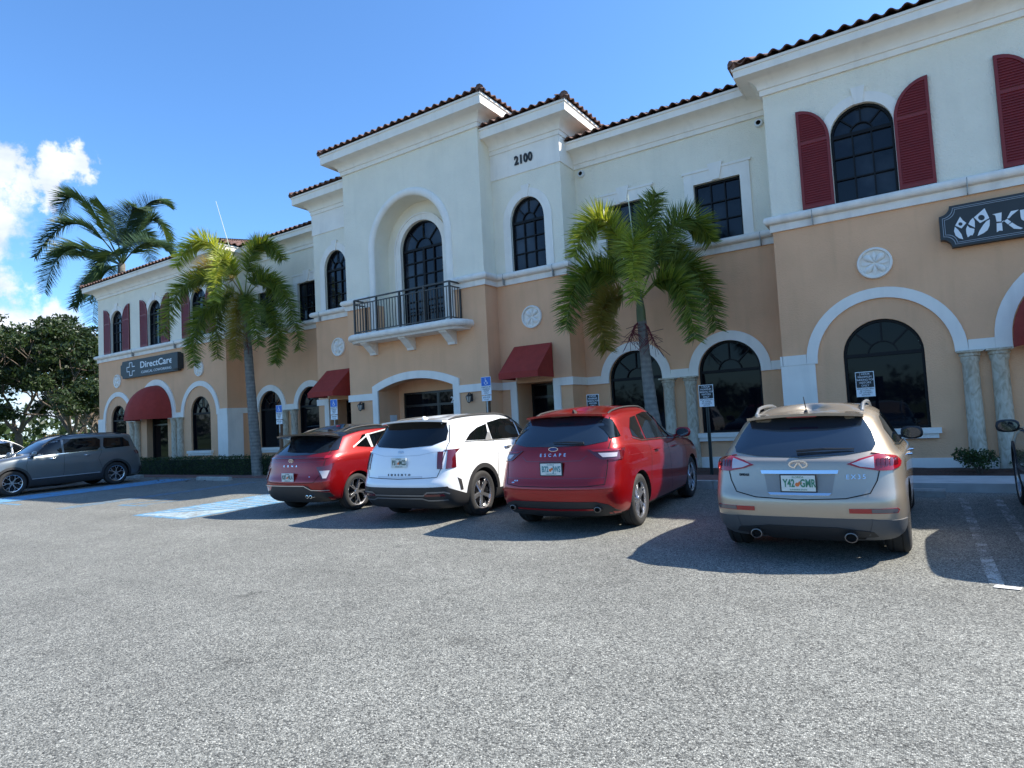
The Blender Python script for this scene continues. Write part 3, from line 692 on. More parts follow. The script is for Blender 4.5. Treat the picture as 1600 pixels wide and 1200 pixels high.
def shutter(x_hinge, x_out, z0, zs, zt, y, slats):
    """louvred shutter, quarter arch rising away from the window"""
    sg = 1 if x_out > x_hinge else -1; w = abs(x_out-x_hinge); n = 12; fr = .055
    top = [(x_hinge+sg*w*(1-cos(pi/2*i/n)), zs+(zt-zs)*sin(pi/2*i/n)) for i in range(n+1)]
    out = [(x_hinge, z0)]+top+[(x_out, z0)]
    itop = [(x_hinge+sg*(fr+(w-2*fr)*(1-cos(pi/2*i/n))), zs+(zt-zs-fr*1.1)*sin(pi/2*i/n)) for i in range(n+1)]
    itop = [(a, b-.02) for a, b in itop]
    inn = [(x_hinge+sg*fr, z0+.07)]+itop+[(x_out-sg*fr, z0+.07)]
    if sg < 0: out = out[::-1]; inn = inn[::-1]
    mb = MB(); mb.poly_xz(out, [inn], y-.065, y-.01); 
    mb.box(min(x_hinge, x_out)+.04, max(x_hinge, x_out)-.04, y-.062, y-.02, zs-.035, zs+.035)
    mb.poly_xz(out, [], y-.037, y-.008)
    o = B(mb.build('shutter', shut_m)); zz = z0+.10; step = .052; sm = MB()
    while zz < zt-.09:
        if abs(zz-zs) > .04:
            xi = x_hinge+sg*fr
            if zz > zs:
                q = min(1, (zz+.03-zs)/(zt-zs-fr*1.1)); xi = x_hinge+sg*(fr+(w-2*fr)*(1-sqrt(max(0, 1-q*q))))
            xa, xb = sorted((xi, x_out-sg*fr))
            if xb-xa > .05:
                vs = [(xa, y-.039, zz-.004), (xb, y-.039, zz-.004), (xb, y-.062, zz-.026), (xa, y-.062, zz-.026), (xa, y-.039, zz+.008), (xb, y-.039, zz+.008), (xb, y-.062, zz-.014), (xa, y-.062, zz-.014)]
                vs = [(a, b, c+.030 if b > y-.045 else c) for a, b, c in vs]
                fs = [(0, 1, 2, 3), (7, 6, 5, 4), (0, 4, 5, 1), (1, 5, 6, 2), (2, 6, 7, 3), (3, 7, 4, 0)]
                if slats:
                    t = MB(); t.add(vs, fs); k = t.build('slat', shut_m, o)
                else: sm.add(vs, fs)
        zz += step
    if not slats: k = sm.build('slat_panel', shut_m, o); k['kind'] = 'stuff'
for s in (1, -1):
    for c in BWX:
        window(s*c, .70, 1.059, 2.56, YB, cols=1, rows=1)
        mb = MB(); mb.box(s*c-.86, s*c+.86, YB-.13, YB+.05, .95, 1.057); mb.box(s*c-.81, s*c+.81, YB-.09, YB+.01, .86, .948); B(mb.build('window_sill', trim))
    for c in (6.377, 8.766):
        window(s*c, .729, 1.059, 2.543, YW, cols=1, rows=1)
        mb = MB(); mb.box(s*c-.88, s*c+.88, YW-.13, YW+.05, .95, 1.057); mb.box(s*c-.84, s*c+.84, YW-.09, YW+.01, .86, .948); B(mb.build('window_sill', trim))
    for i, c in enumerate(UPX):
        window(s*c, .568, 5.745, 7.156, YB); surround(s*c, .568, 7.156, YB)
        near = s > 0 and i < 2
        for sg in (-1, 1): shutter(s*c+sg*.575, s*c+sg*1.185, 5.752, 7.165, 7.885, YB, near)
    for c in (6.364, 8.786):
        window(s*c, .559, 5.748, 7.211, YW, fan=False)
        c_ = s*c
        plate('window_surround', [(c_-.79, 5.735), (c_-.559, 5.735), (c_-.559, 7.211), (c_+.559, 7.211), (c_+.559, 5.735), (c_+.79, 5.735), (c_+.79, 7.50), (c_-.79, 7.50)], YW, .035)
        plate('window_surround', [(c_-.83, 7.5), (c_+.83, 7.5), (c_+.83, 7.56), (c_-.83, 7.56)], YW, .055)
        plate('keystone', [(c_-.09, 7.225), (c_+.09, 7.225), (c_+.18, 7.64), (c_-.18, 7.64)], YW, .075)
    window(s*3.86, .545, 5.745, 7.107, YF, top=7.759); surround(s*3.86, .545, 7.107, YF, t=.235, top=7.759)
# balcony french door
window(0, .85, 4.6, 7.10, YC+.61, cols=4, rows=6, split=True, name='french_door')
# the two leaves' stiles are doubled in the frame; moulded surrounds
out = [(-1.03, 4.6)]+arc(0, 7.10, 1.03, 180, 0, 28)+[(1.03, 4.6), (.85, 4.6)]+arc(0, 7.10, .85, 0, 180, 28)+[(-.85, 4.6)]
plate('door_surround', out, YC+.61, .05)
out = [(-1.08, 4.6)]+arc(0, 7.10, 1.08, 180, 0, 28)+[(1.08, 4.6), (1.03, 4.6)]+arc(0, 7.10, 1.03, 0, 180, 28)+[(-1.03, 4.6)]
plate('door_surround', out, YC+.61, .08)
# rounded niche trim (half round moulding swept round the arch)
mb = MB(); pts = [(-1.54, YC, 4.55), (-1.54, YC, 6.2)]+[(x, YC, z) for x, z in arc(0, 7.12, 1.54, 180, 0, 36)]+[(1.54, YC, 6.2), (1.54, YC, 4.55)]
vs = []; kk = 10
for i, p in enumerate(pts):
    if i < 2: n_ = Vector((-1, 0, 0))
    elif i > len(pts)-3: n_ = Vector((1, 0, 0))
    else: n_ = (Vector((p[0], 0, p[2]-7.12))).normalized()
    for k in range(kk+1):
        a = pi*k/kk; vs.append((p[0]-n_.x*.12*cos(a), p[1]+.005-.09*sin(a), p[2]-n_.z*.12*cos(a)))
fs = [(i*(kk+1)+k, i*(kk+1)+k+1, (i+1)*(kk+1)+k+1, (i+1)*(kk+1)+k) for i in range(len(pts)-1) for k in range(kk)]
mb.add(vs, fs); B(mb.build('niche_moulding', trim, smooth=True))

# doors at ground level
door_m = mat('door_dark', (.012, .011, .011), .3)
def door(cx, hw, z1, y, leaves=1, m=door_m, rough=None):
    mb = MB(); rect_frame(mb, cx-hw, cx+hw, .15, z1, y, y+.08, .06)
    for i in range(1, leaves): x_ = cx-hw+2*hw*i/leaves; mb.box(x_-.045, x_+.045, y+.01, y+.07, .2, z1-.05)
    mb.box(cx-hw+.05, cx+hw-.05, y+.012, y+.068, 2.20, 2.27); mb.box(cx-hw+.05, cx+hw-.05, y+.012, y+.068, .18, .42)
    o = B(mb.build('door', door_m))
    for i in range(leaves):
        xa = cx-hw+2*hw*i/leaves+.05; xb = cx-hw+2*hw*(i+1)/leaves-.05
        pane([(xa, .4), (xb, .4), (xb, 2.21), (xa, 2.21)], y+.05, o)
        pane([(xa, 2.26), (xb, 2.26), (xb, z1-.05), (xa, z1-.05)], y+.05, o)
        h = MB(); hx = xb-.05 if i == 0 else xa+.05; h.tube([(hx, y-.05, .95), (hx, y-.05, 1.35)], .014, 8); h.bar((hx, y-.05, .98), (hx, y+.03, .98), .015, .015); h.bar((hx, y-.05, 1.32), (hx, y+.03, 1.32), .015, .015); h.build('door_handle', steel, o)
    return o
for s in (1, -1):
    door(s*3.826, .58, 2.62, YF+.75, 1)
    mb = MB(); cx = s*3.826; mb.box(cx-.70, cx-.58, YF+.3, YF+.83, .1, 2.75); mb.box(cx+.58, cx+.70, YF+.3, YF+.83, .1, 2.75); mb.box(cx-.58, cx+.58, YF+.3, YF+.83, 2.62, 2.75); B(mb.build('door_reveal', tan))
    door(s*15.35, .865, 2.62, YB+.25, 1 if s < 0 else 2)
entry = door(.09, 1.39, 2.66, 15.04, 2)

def split_geo(vs, fs):
    par = list(range(len(vs)))
    def find(i):
        while par[i] != i: par[i] = par[par[i]]; i = par[i]
        return i
    for f in fs:
        for i in f[1:]: par[find(i)] = find(f[0])
    isl = {}
    for i in range(len(vs)): isl.setdefault(find(i), []).append(i)
    L_ = sorted(isl.values(), key=lambda l: min(vs[i][0] for i in l)); out = []
    for l in L_:                                   # pieces that overlap sideways belong to one letter
        lo = min(vs[i][0] for i in l); hi = max(vs[i][0] for i in l)
        if out and lo < out[-1][1]-.3*(hi-lo): out[-1] = (out[-1][0]+l, max(hi, out[-1][1]))
        else: out.append((l, hi))
    res = []
    for l, _ in out:
        mp = {i: k for k, i in enumerate(l)}; res.append(([vs[i] for i in l], [tuple(mp[i] for i in f) for f in fs if f[0] in mp]))
    return res
# text -------------------------------------------------------------
def text_geo(body, size, ext=.01, sx=1.0, space=1.0, bold=0.0, align='CENTER'):
    cu = bpy.data.curves.new('lettering', 'FONT'); cu.body = body; cu.size = size; cu.extrude = ext/2; cu.align_x = align; cu.align_y = 'CENTER'; cu.space_character = space; cu.offset = bold; cu.resolution_u = 3
    ob = bpy.data.objects.new('lettering', cu); COL.objects.link(ob); dg = bpy.context.evaluated_depsgraph_get(); dg.update()
    me = bpy.data.meshes.new_from_object(ob.evaluated_get(dg)); vs = [(v.co.x*sx, v.co.y, v.co.z) for v in me.vertices]; fs = [tuple(p.vertices) for p in me.polygons]
    bpy.data.objects.remove(ob); bpy.data.meshes.remove(me); bpy.data.curves.remove(cu); return vs, fs
def text(body, size, loc, m, parent=None, ext=.01, sx=1.0, name='lettering', face='-y', **k):
    vs, fs = text_geo(body, size, ext, sx, **k); mb = MB()
    if face == '-y': vs = [(x+loc[0], loc[1]-z, y+loc[2]) for x, y, z in vs]
    elif face == '+x': vs = [(loc[0]+z, loc[1]+x, loc[2]+y) for x, y, z in vs]
    mb.add(vs, fs); o = mb.build(name, m, parent); return o
B(text('2100', .335, (3.86, YF-.04, 8.82), numb, None, ext=.03, sx=.80, name='house_number', bold=.012, space=1.12))
o = text('2100', .26, (.86, 15.00, 2.33), signw, None, ext=.008, sx=.9, name='door_number', bold=.004); B(o)
mb = MB(); mb.box(-1.480, -1.470, 14.55, 14.85, 1.72, 1.98); B(mb.build('notice_plate', signw))

# medallions
def medallion(cx, cz, y, r=.315):
    mb = MB(); mb.lathe([(0, 0), (r, 0), (r, -.05), (r-.012, -.062), (r-.04, -.062), (r-.050, -.03), (r-.055, -.006), (0, -.006)], (cx, y, cz), 28, 'y')
    for k in range(4):
        a = radians(45+90*k); 
        for off, ln, wd, dd in ((.0, .115, .062, .065),):
            # petal: flattened ellipsoid
            P_ = []; nu, nv = 8, 5
            for i in range(nv+1):
                t_ = pi*i/nv/2+0.0
                for j in range(nu*2):
                    ph = 2*pi*j/(nu*2); rr = cos(t_*1.0)
                    lx = (.135+ln*rr*cos(ph)); ly = wd*rr*sin(ph)*(1+.35*cos(ph)); 
                    P_.append((cx+lx*cos(a)-ly*sin(a), y-.006-dd*sin(t_), cz+lx*sin(a)+ly*cos(a)))
            w_ = nu*2; mb.add(P_, [(i*w_+j, i*w_+(j+1) % w_, (i+1)*w_+(j+1) % w_, (i+1)*w_+j) for i in range(nv) for j in range(w_)])
        # groove wedge between petals and leaf tip
        a2 = radians(90*k); P_ = []
        for i in range(5):
            t_ = i/4; P_ += [(cx+(.05+.2*t_)*cos(a2)-(.035*sin(pi*t_))*sin(a2), y-.022-.03*sin(pi*min(1, t_*1.1+.05)), cz+(.05+.2*t_)*sin(a2)+(.035*sin(pi*t_))*cos(a2)), (cx+(.05+.2*t_)*cos(a2)+(.035*sin(pi*t_))*sin(a2), y-.022-.03*sin(pi*min(1, t_*1.1+.05)), cz+(.05+.2*t_)*sin(a2)-(.035*sin(pi*t_))*cos(a2))]
        mb.add(P_, [(2*i, 2*i+1, 2*i+3, 2*i+2) for i in range(4)])
    B(mb.build('medallion', trim, smooth=True, angle=45))
for s in (1, -1):
    medallion(s*3.846, 4.408, YF); medallion(s*12.0, 4.39, YB); medallion(s*18.72, 4.39, YB)

# eave vent pipes
for s in (1, -1):
    for c in (5.19, 9.86):
        mb = MB(); mb.lathe([(.055, -.09), (.085, -.09), (.095, -.07), (.095, .0)], (s*c, YW, 8.30), 18, 'y'); o = B(mb.build('vent_pipe', pvc, smooth=True))
        mb = MB(); mb.lathe([(0, -.02), (.056, -.02), (.056, -.088)], (s*c, YW, 8.30), 18, 'y'); k = mb.build('vent_hole', hole, o)

# balcony: slab, brackets, railing
def dshape(hw, dep, r, y0, n=6):
    p = [(-hw, y0)]
    for i in range(n+1): a = pi-pi/2*i/n; p.append((-hw+r+r*cos(a), y0-dep+r-r*sin(a)))
    for i in range(n+1): a = pi/2*i/n; p.append((hw-r+r*sin(a), y0-dep+r-r*cos(a)))
    p.append((hw, y0)); return p
bal = MB()
path = dshape(2.16, .56, .40, YC, 8)
prof = [(-.45, 4.22), (.0, 4.22), (.03, 4.27), (.05, 4.285)]+[(.05+.10*sin(radians(a)), 4.385-.10*cos(radians(a))) for a in range(15, 181, 15)]+[(0, 4.49), (-.45, 4.49)]
sweep(bal, path, prof)
k = len(path); bal.add([(x, y, 4.488) for x, y in path], [tuple(range(k))]); bal.add([(x, y, 4.222) for x, y in path], [tuple(range(k-1, -1, -1))])
balcony = B(bal.build('balcony', band_m, smooth=True, angle=40))
for bx in (-1.55, 0, 1.55):
    mb = MB(); pr_ = [(YC+.01, 3.86), (YC-.10, 3.86), (YC-.12, 3.92), (YC-.22, 4.00), (YC-.36, 4.12), (YC-.48, 4.18), (YC-.50, 4.225), (YC+.01, 4.225)]
    n_ = len(pr_); vs = [(bx-.13, a, b) for a, b in pr_]+[(bx+.13, a, b) for a, b in pr_]
    mb.add(vs, [(i, i+n_, (i+1) % n_+n_, (i+1) % n_) for i in range(n_)]+[tuple(range(n_)), tuple(range(2*n_-1, n_-1, -1))])
    mb.build('bracket', band_m, balcony)
rail = MB(); yr = YC-.49; zr0, zr1 = 4.56, 5.56
cpts = [(-1.88, YC-.02), (-1.88, yr), (1.88, yr), (1.88, YC-.02)]
for z_, h_ in ((zr1, .04), (zr1-.13, .03), (zr0, .03)):
    for a, b in zip(cpts[:-1], cpts[1:]): rail.bar((*a, z_), (*b, z_), .045 if z_ == zr1 else .03, h_)
railing = rail.build('railing', bronze, balcony)
for p in cpts+[(0, yr), (-.94, yr), (.94, yr)]:
    q = MB(); q.box(p[0]-.025, p[0]+.025, p[1]-.025, p[1]+.025, 4.49, zr1+.01); q.build('post', bronze, railing)
for a, b in zip(cpts[:-1], cpts[1:]):
    Lg = (Vector(b)-Vector(a)).length; n_ = round(Lg/.115)
    for i in range(1, n_):
        x_ = a[0]+(b[0]-a[0])*i/n_; y_ = a[1]+(b[1]-a[1])*i/n_
        if abs(x_) < .04 or abs(abs(x_)-.94) < .04: continue
        q = MB(); q.box(x_-.009, x_+.009, y_-.009, y_+.009, zr0, zr1-.12); q.build('baluster', bronze, railing)
for ch in (balcony,): pass

# awnings
def shed_awning(cx, s, label):
    x0, x1 = cx-.60, cx+.60; yw, yf = YF-.052, 13.80; zt, zm, zb = 3.64, 2.87, 2.71
    A = empty('awning', (cx, YF, 2.7), label=label, cat='awning', group='sloped red awnings over the side doors'); iv = Matrix.Translation((cx, YF, 2.7)).inverted()
    mb = MB(); n = 6
    th = .012
    def quad(p): mb.add(p, [tuple(range(len(p)))])
    for i in range(n):
        a, b = x0+(x1-x0)*i/n, x0+(x1-x0)*(i+1)/n; sg_ = lambda q: -.012*sin(pi*q)
        vs = []
        for q in (0, .25, .5, .75, 1): vs += [(a, yw+(yf-yw)*q, zt+(zm-zt)*q+sg_(q)), (b, yw+(yf-yw)*q, zt+(zm-zt)*q+sg_(q))]
        mb.add(vs, [(2*j, 2*j+1, 2*j+3, 2*j+2) for j in range(4)])
    quad([(x0, yw, zt), (x0, yf, zm), (x0, yw, zm)]); quad([(x1, yw, zt), (x1, yw, zm), (x1, yf, zm)])
    o = mb.build('canopy', awn_m, A); o.matrix_parent_inverse = iv
    mb = MB(); mb.box(x0-.004, x1+.004, yf-.008, yf+.004, zb, zm+.004); mb.box(x0-.006, x0+.004, yf+.004, yw, zb, zm+.003); mb.box(x1-.004, x1+.006, yf+.004, yw, zb, zm+.003)
    o = mb.build('valance', awn_m, A); o.matrix_parent_inverse = iv
    mb = MB()
    for x_ in (x0+.03, x1-.03): mb.bar((x_, yw, zt-.03), (x_, yf+.03, zm-.03), .025, .025); mb.bar((x_, yw, zm-.02), (x_, yf+.03, zm-.02), .025, .025)
    mb.bar((x0+.03, yf+.02, zm-.02), (x1-.03, yf+.02, zm-.02), .025, .025)
    o = mb.build('frame', steel, A); o.matrix_parent_inverse = iv
shed_awning(3.84, 1, 'sloped dark red awning over the side door right of the balcony')
shed_awning(-3.84, -1, 'sloped dark red awning over the side door left of the balcony')
def dome_awning(cx, label):
    A = empty('awning', (cx, YB, 2.6), label=label, cat='awning', group='domed red awnings over the end block doors'); iv = Matrix.Translation((cx, YB, 2.6)).inverted()
    r, dep, h, zc = 1.29, 1.15, 1.32, 2.62; mb = MB(); nu, nv = 28, 10; vs = []
    for j in range(nv+1):
        t_ = pi/2*j/nv
        for i in range(nu+1):
            ph = pi*i/nu; g_ = 1-.030*abs(sin(ph*6))
            vs.append((cx-r*cos(ph)*cos(t_)*g_, YB-.055-dep*sin(ph)*cos(t_)*g_, zc+h*sin(t_)))
    mb.add(vs, [(j*(nu+1)+i, j*(nu+1)+i+1, (j+1)*(nu+1)+i+1, (j+1)*(nu+1)+i) for j in range(nv) for i in range(nu)])
    o = mb.build('canopy', awn_m, A, smooth=True, angle=60); o.matrix_parent_inverse = iv
    mb = MB(); vs = []
    for i in range(nu+1):
        ph = pi*i/nu
        for z_ in (zc-.16, zc+.004): vs.append((cx-(r+.006)*cos(ph), YB-.055-(dep+.006)*sin(ph), z_))
    mb.add(vs, [(2*i, 2*i+2, 2*i+3, 2*i+1) for i in range(nu)]); o = mb.build('valance', awn_m, A); o.matrix_parent_inverse = iv
dome_awning(-15.35, 'domed dark red awning over the door under the DirectCare sign'.replace('DirectCare ', 'left wall '))
dome_awning(15.35, 'domed dark red awning cut off by the right edge of the photo')

# wall signs
def plaque(x0, x1, z0, z1, r, y, d, n=8):
    pts = []
    for (cx, cz, a0, a1) in ((x0, z0, 90, 0), (x1, z0, 180, 90), (x1, z1, 270, 180), (x0, z1, 360, 270)):
        pts += [(cx+r*cos(radians(a0+(a1-a0)*i/n)), cz+r*sin(radians(a0+(a1-a0)*i/n))) for i in range(n+1)]
    return pts
def sign_board(x0, x1, label, fill):
    z0, z1 = 4.43, 5.215; y = YB-.012; cx = (x0+x1)/2
    S_ = empty('wall_sign', (cx, YB, 4.8), label=label, cat='sign'); iv = Matrix.Translation((cx, YB, 4.8)).inverted()
    def part(mb, nm, m): o = mb.build(nm, m, S_); o.matrix_parent_inverse = iv; return o
    mb = MB(); mb.poly_xz(plaque(x0, x1, z0, z1, .17, y, 0), [], y-.16, y); part(mb, 'board', signb)
    if fill:
        for ins, w_ in ((.045, .009), (.075, .009)):
            o_ = plaque(x0+ins, x1-ins, z0+ins, z1-ins, .17, y, 0); i_ = plaque(x0+ins+w_, x1-ins-w_, z0+ins+w_, z1-ins-w_, .17, y, 0)
            mb = MB(); mb.poly_xz(o_, [i_], y-.166, y-.158); part(mb, 'border_line', signg)
    return S_, part, y-.162
# right sign with leaf figures emblem and the visible start of the word
S1, part, ys = sign_board(13.12, 17.62, 'dark carved wall sign with white leaf figures and large K near the right edge', True)
def at_sign(px, py):        # emblem traced in sign units: (px,py) of an enlarged elevation
    return (px, py)
def lens(a, b, w1, w2, n=8):
    a = Vector(a); b = Vector(b); d = b-a; nrm = Vector((-d.y, d.x)).normalized(); pts = []
    for i in range(n+1): t_ = i/n; pts.append(tuple(a+d*t_+nrm*w1*sin(pi*t_)))
    for i in range(1, n): t_ = 1-i/n; pts.append(tuple(a+d*t_-nrm*w2*sin(pi*t_)))
    return pts
def sg(mb, pts, holes=()): 
    ar = sum(pts[i][0]*pts[(i+1) % len(pts)][1]-pts[(i+1) % len(pts)][0]*pts[i][1] for i in range(len(pts)))
    mb.poly_xz(pts if ar > 0 else pts[::-1], list(holes), ys-.006, ys+.004)
mb = MB()
sg(mb, [(13.445, 4.981), (13.480, 4.904), (13.530, 4.842), (13.451, 4.756), (13.358, 4.829)], [[(13.472, 4.835), (13.469, 4.852), (13.459, 4.867), (13.443, 4.875), (13.427, 4.874), (13.414, 4.864), (13.408, 4.848), (13.411, 4.831), (13.422, 4.816), (13.438, 4.808), (13.454, 4.809), (13.467, 4.819)]]); sg(mb, [(13.352, 4.809), (13.333, 4.728), (13.352, 4.638), (13.399, 4.580), (13.461, 4.547), (13.439, 4.652), (13.402, 4.734)])
sg(mb, [(13.637, 4.917), (13.657, 4.849), (13.652, 4.729), (13.593, 4.779), (13.558, 4.813), (13.592, 4.874)]); sg(mb, [(13.543, 4.790), (13.573, 4.741), (13.642, 4.705), (13.633, 4.643), (13.604, 4.591), (13.580, 4.602), (13.531, 4.569), (13.516, 4.657), (13.517, 4.731)])
sg(mb, [(13.819, 5.055), (13.874, 4.859), (13.733, 4.796), (13.650, 4.920)], [[(13.810, 4.881), (13.805, 4.908), (13.789, 4.931), (13.765, 4.944), (13.740, 4.942), (13.720, 4.927), (13.712, 4.903), (13.716, 4.875), (13.733, 4.852), (13.757, 4.840), (13.782, 4.842), (13.801, 4.857)]]); sg(mb, [(13.880, 4.832), (13.868, 4.719), (13.833, 4.643), (13.772, 4.599), (13.678, 4.566), (13.709, 4.648), (13.775, 4.750), (13.829, 4.812)]); part(mb, 'emblem', signw)
mb = MB()
for k_ in ([(13.924, 4.916), (14.059, 4.922), (14.042, 4.760), (13.974, 4.769), (13.966, 4.875), (13.955, 4.897)], [(13.973, 4.738), (14.048, 4.737), (14.049, 4.587), (14.001, 4.597), (13.963, 4.576)], [(14.052, 4.755), (14.079, 4.769), (14.081, 4.758), (14.054, 4.739)], [(14.126, 4.798), (14.191, 4.913), (14.302, 4.918), (14.247, 4.874), (14.214, 4.851), (14.157, 4.791)], [(14.082, 4.756), (14.129, 4.787), (14.180, 4.719), (14.133, 4.683)], [(14.140, 4.676), (14.191, 4.706), (14.260, 4.630), (14.335, 4.573), (14.302, 4.562), (14.209, 4.589)]): sg(mb, k_)
part(mb, 'letter', signw)
vs, fs = text_geo('u', .42, .01, 1.2, bold=.012); mb = MB(); mb.add([(x+14.43, ys-z, y_+4.83) for x, y_, z in vs], fs); part(mb, 'letter', signw)
S2, part, ys = sign_board(-18.08, -13.14, 'dark wall sign reading DirectCare with a cross outline above the domed awning', False)
S2['label'] = 'dark wall sign with white lettering and a cross outline above the domed awning'
mb = MB(); mb.box(-13.62, -13.15, YB-.26, YB-.01, 4.50, 5.15); part(mb, 'end_box', signb)
for tx, sz, x_, z_, sx_, b_ in (('DirectCare', .40, -15.02, 4.92, 1.0, .006), ('CLINICAL COWORKING', .155, -15.02, 4.60, 1.06, .0)):
    vs, fs = text_geo(tx, sz, .012, sx_, bold=b_, space=1.02); w_ = max(v[0] for v in vs)-min(v[0] for v in vs); tgt = 2.62 if sz > .3 else 2.45; q = tgt/w_
    for vv, ff in split_geo([(x*q+x_, ys-z, y_*(1.0)+z_) for x, y_, z in vs], fs): mb = MB(); mb.add(vv, ff); part(mb, 'letter', signw)
mb = MB(); cx, cz = -17.15, 4.82
out = [(.10, .29), (.10, .10), (.29, .10)]; 
loop = [(-.10, -.29), (.10, -.29), (.10, -.10), (.29, -.10), (.29, .10), (.10, .10), (.10, .29), (-.10, .29), (-.10, .10), (-.29, .10), (-.29, -.10), (-.10, -.10)]
for i in range(12):
    if i in (3,): continue
    a, b = loop[i], loop[(i+1) % 12]; mb.bar((cx+a[0]*1.2, ys, cz+a[1]), (cx+b[0]*1.2, ys, cz+b[1]), .012, .035, upv=(0, 0, 1) if a[1] == b[1] else (1, 0, 0))
part(mb, 'cross_emblem', signw)

# wall lanterns
def lantern(x, label):
    A = empty('wall_lantern', (x, YC, 2.3), label=label, cat='lantern', group='black wall lanterns either side of the entry arch')
    def part(mb, nm, m, **k): return mb.build(nm, m, A, **k)
    mb = MB(); mb.box(-.04, .04, -.02, 0, -.10, .12); mb.tube([(0, -.01, .06), (0, -.07, .13), (0, -.12, .14), (0, -.14, .10)], .012, 8); part(mb, 'bracket', iron)
    mb = MB(); c = (0, -.14, 0); mb.lathe([(0, .14), (.02, .125), (.03, .10), (.085, .055), (.09, .04)], c, 6); mb.lathe([(.09, .04), (0, .04)], c, 6)
    mb.lathe([(.0, -.15), (.035, -.13), (.045, -.12), (.05, -.115), (0, -.115)], c, 6)
    for k in range(6):
        a = pi*k/3; mb.bar((.088*cos(a), -.14+.088*sin(a), .04), (.045*cos(a), -.14+.045*sin(a), -.118), .012, .012)
    part(mb, 'cage', iron)
    mb = MB(); mb.lathe([(.078, .038), (.040, -.115)], c, 6); part(mb, 'lantern_pane', lampglass)
lantern(-2.16, 'black wall lantern left of the arched entry'); lantern(2.10, 'black wall lantern right of the arched entry')

# ------------------------------------------------------------------ parking signs
def post_sign(x, y, ztop, kind, label, group):
    zg = .20; A = empty('parking_sign', (x, y, zg), label=label, cat='sign', group=group); h = ztop-zg
    if kind == 'hc':
        mb = MB(); mb.box(-.045, .045, -.02, .07, -.1, h-.45); mb.build('post', woodtan, A)
        mb = MB(); mb.box(-.02, .02, -.022, .0, h-.9, h-.05); mb.build('post', steel, A)
        # blue symbol half, white text half, small plate below
        mb = MB(); mb.box(-.153, .153, -.030, -.024, h-.455, h); o = mb.build('sign_plate', signw, A)
        mb = MB(); mb.box(-.143, .143, -.034, -.0301, h-.225, h-.010); mb.build('symbol_field', blue_s, o)
        mb = MB(); cx, cz = 0, h-.12      # wheelchair symbol
        mb.lathe([(.034, -.002), (.048, -.002)], (cx-.005, -.0365, cz-.025), 18, 'y', a0=radians(-70), a1=radians(170)) if False else None
        ring = arc(cx-.005, cz-.025, .050, 150, 340, 14)+arc(cx-.005, cz-.025, .038, 340, 150, 14)
        mb.poly_xz(ring[::-1] if False else ring[::-1], [], -.037, -.034)
        mb.bar((cx-.012, -.036, cz+.045), (cx-.004, -.036, cz-.005), .004, .018, upv=(1, 0, 0)); mb.bar((cx-.006, -.036, cz-.008), (cx+.04, -.036, cz-.012), .004, .016, upv=(0, 0, 1)); mb.bar((cx+.036, -.036, cz-.01), (cx+.058, -.036, cz-.06), .004, .014, upv=(1, 0, 0)); mb.bar((cx-.01, -.036, cz+.028), (cx+.028, -.036, cz+.022), .004, .012, upv=(0, 0, 1))
        mb.lathe([(0, 0), (.014, 0)], (cx-.014, -.037, cz+.068), 12, 'y'); mb.build('wheelchair_symbol', signw, o)
        for i, t_ in enumerate(('PARKING BY', 'DISABLED', 'PERMIT', 'ONLY')): text(t_, .052, (0, -.0315, h-.262-.050*i), signb, o, ext=.002)
        mb = MB(); mb.box(-.148, .148, -.030, -.024, h-.61, h-.475); o = mb.build('fine_plate', signw, A); text('$250 FINE', .05, (0, -.0315, h-.52), signb, o, ext=.002); text('F.S. 318.18', .034, (0, -.0315, h-.572), signb, o, ext=.002)
    else:
        mb = MB()
        for xx in (-.022, .022): mb.box(xx-.010, xx+.010, -.02, .01, -.1, h-.02)
        mb.box(-.012, .012, .0, .012, -.1, h-.02); mb.build('post', green_p, A)
        mb = MB(); mb.box(-.152, .152, -.030, -.024, h-.46, h); o = mb.build('sign_plate', signw, A)
        mb = MB(); mb.box(-.140, .140, -.034, -.0301, h-.29, h-.012); mb.build('black_field', numb, o)
        for i, t_ in enumerate(('2 HOUR', 'MAXIMUM', 'PARKING FOR', 'VISITORS', 'ONLY')): text(t_, .052, (0, -.0355, h-.045-.053*i), signw, o, ext=.002, sx=.92)
        for i, t_ in enumerate(('VIOLATORS WILL', 'BE TOWED', "AT OWNER'S", 'EXPENSE')): text(t_, .038, (0, -.0315, h-.317-.037*i), signb, o, ext=.002, sx=.92)
    A.rotation_euler = (0, 0, radians(random.uniform(-2, 2)))
G1 = 'disabled parking signs on posts'; G2 = 'two hour visitor parking signs on posts'
post_sign(3.40, 13.0, 2.73+.02, 'hc', 'blue and white disabled parking sign on a post right of the arched entry', G1)
post_sign(-2.25, 13.0, 2.53, 'hc', 'blue and white disabled parking sign on a post under the left side awning', G1)
post_sign(-4.85, 13.0, 2.50, 'hc', 'blue and white disabled parking sign on a post in front of the left paired columns', G1)
post_sign(6.34, 13.0, 2.11, 'vis', 'black and white two hour sign just above the roof of the right red SUV', G2)
post_sign(8.80, 13.35, 2.15, 'vis', 'black and white two hour sign on a tall post between red SUV and champagne crossover', G2)
post_sign(11.74, 13.25, 2.17, 'vis', 'black and white two hour sign above the champagne crossover roof rail', G2)

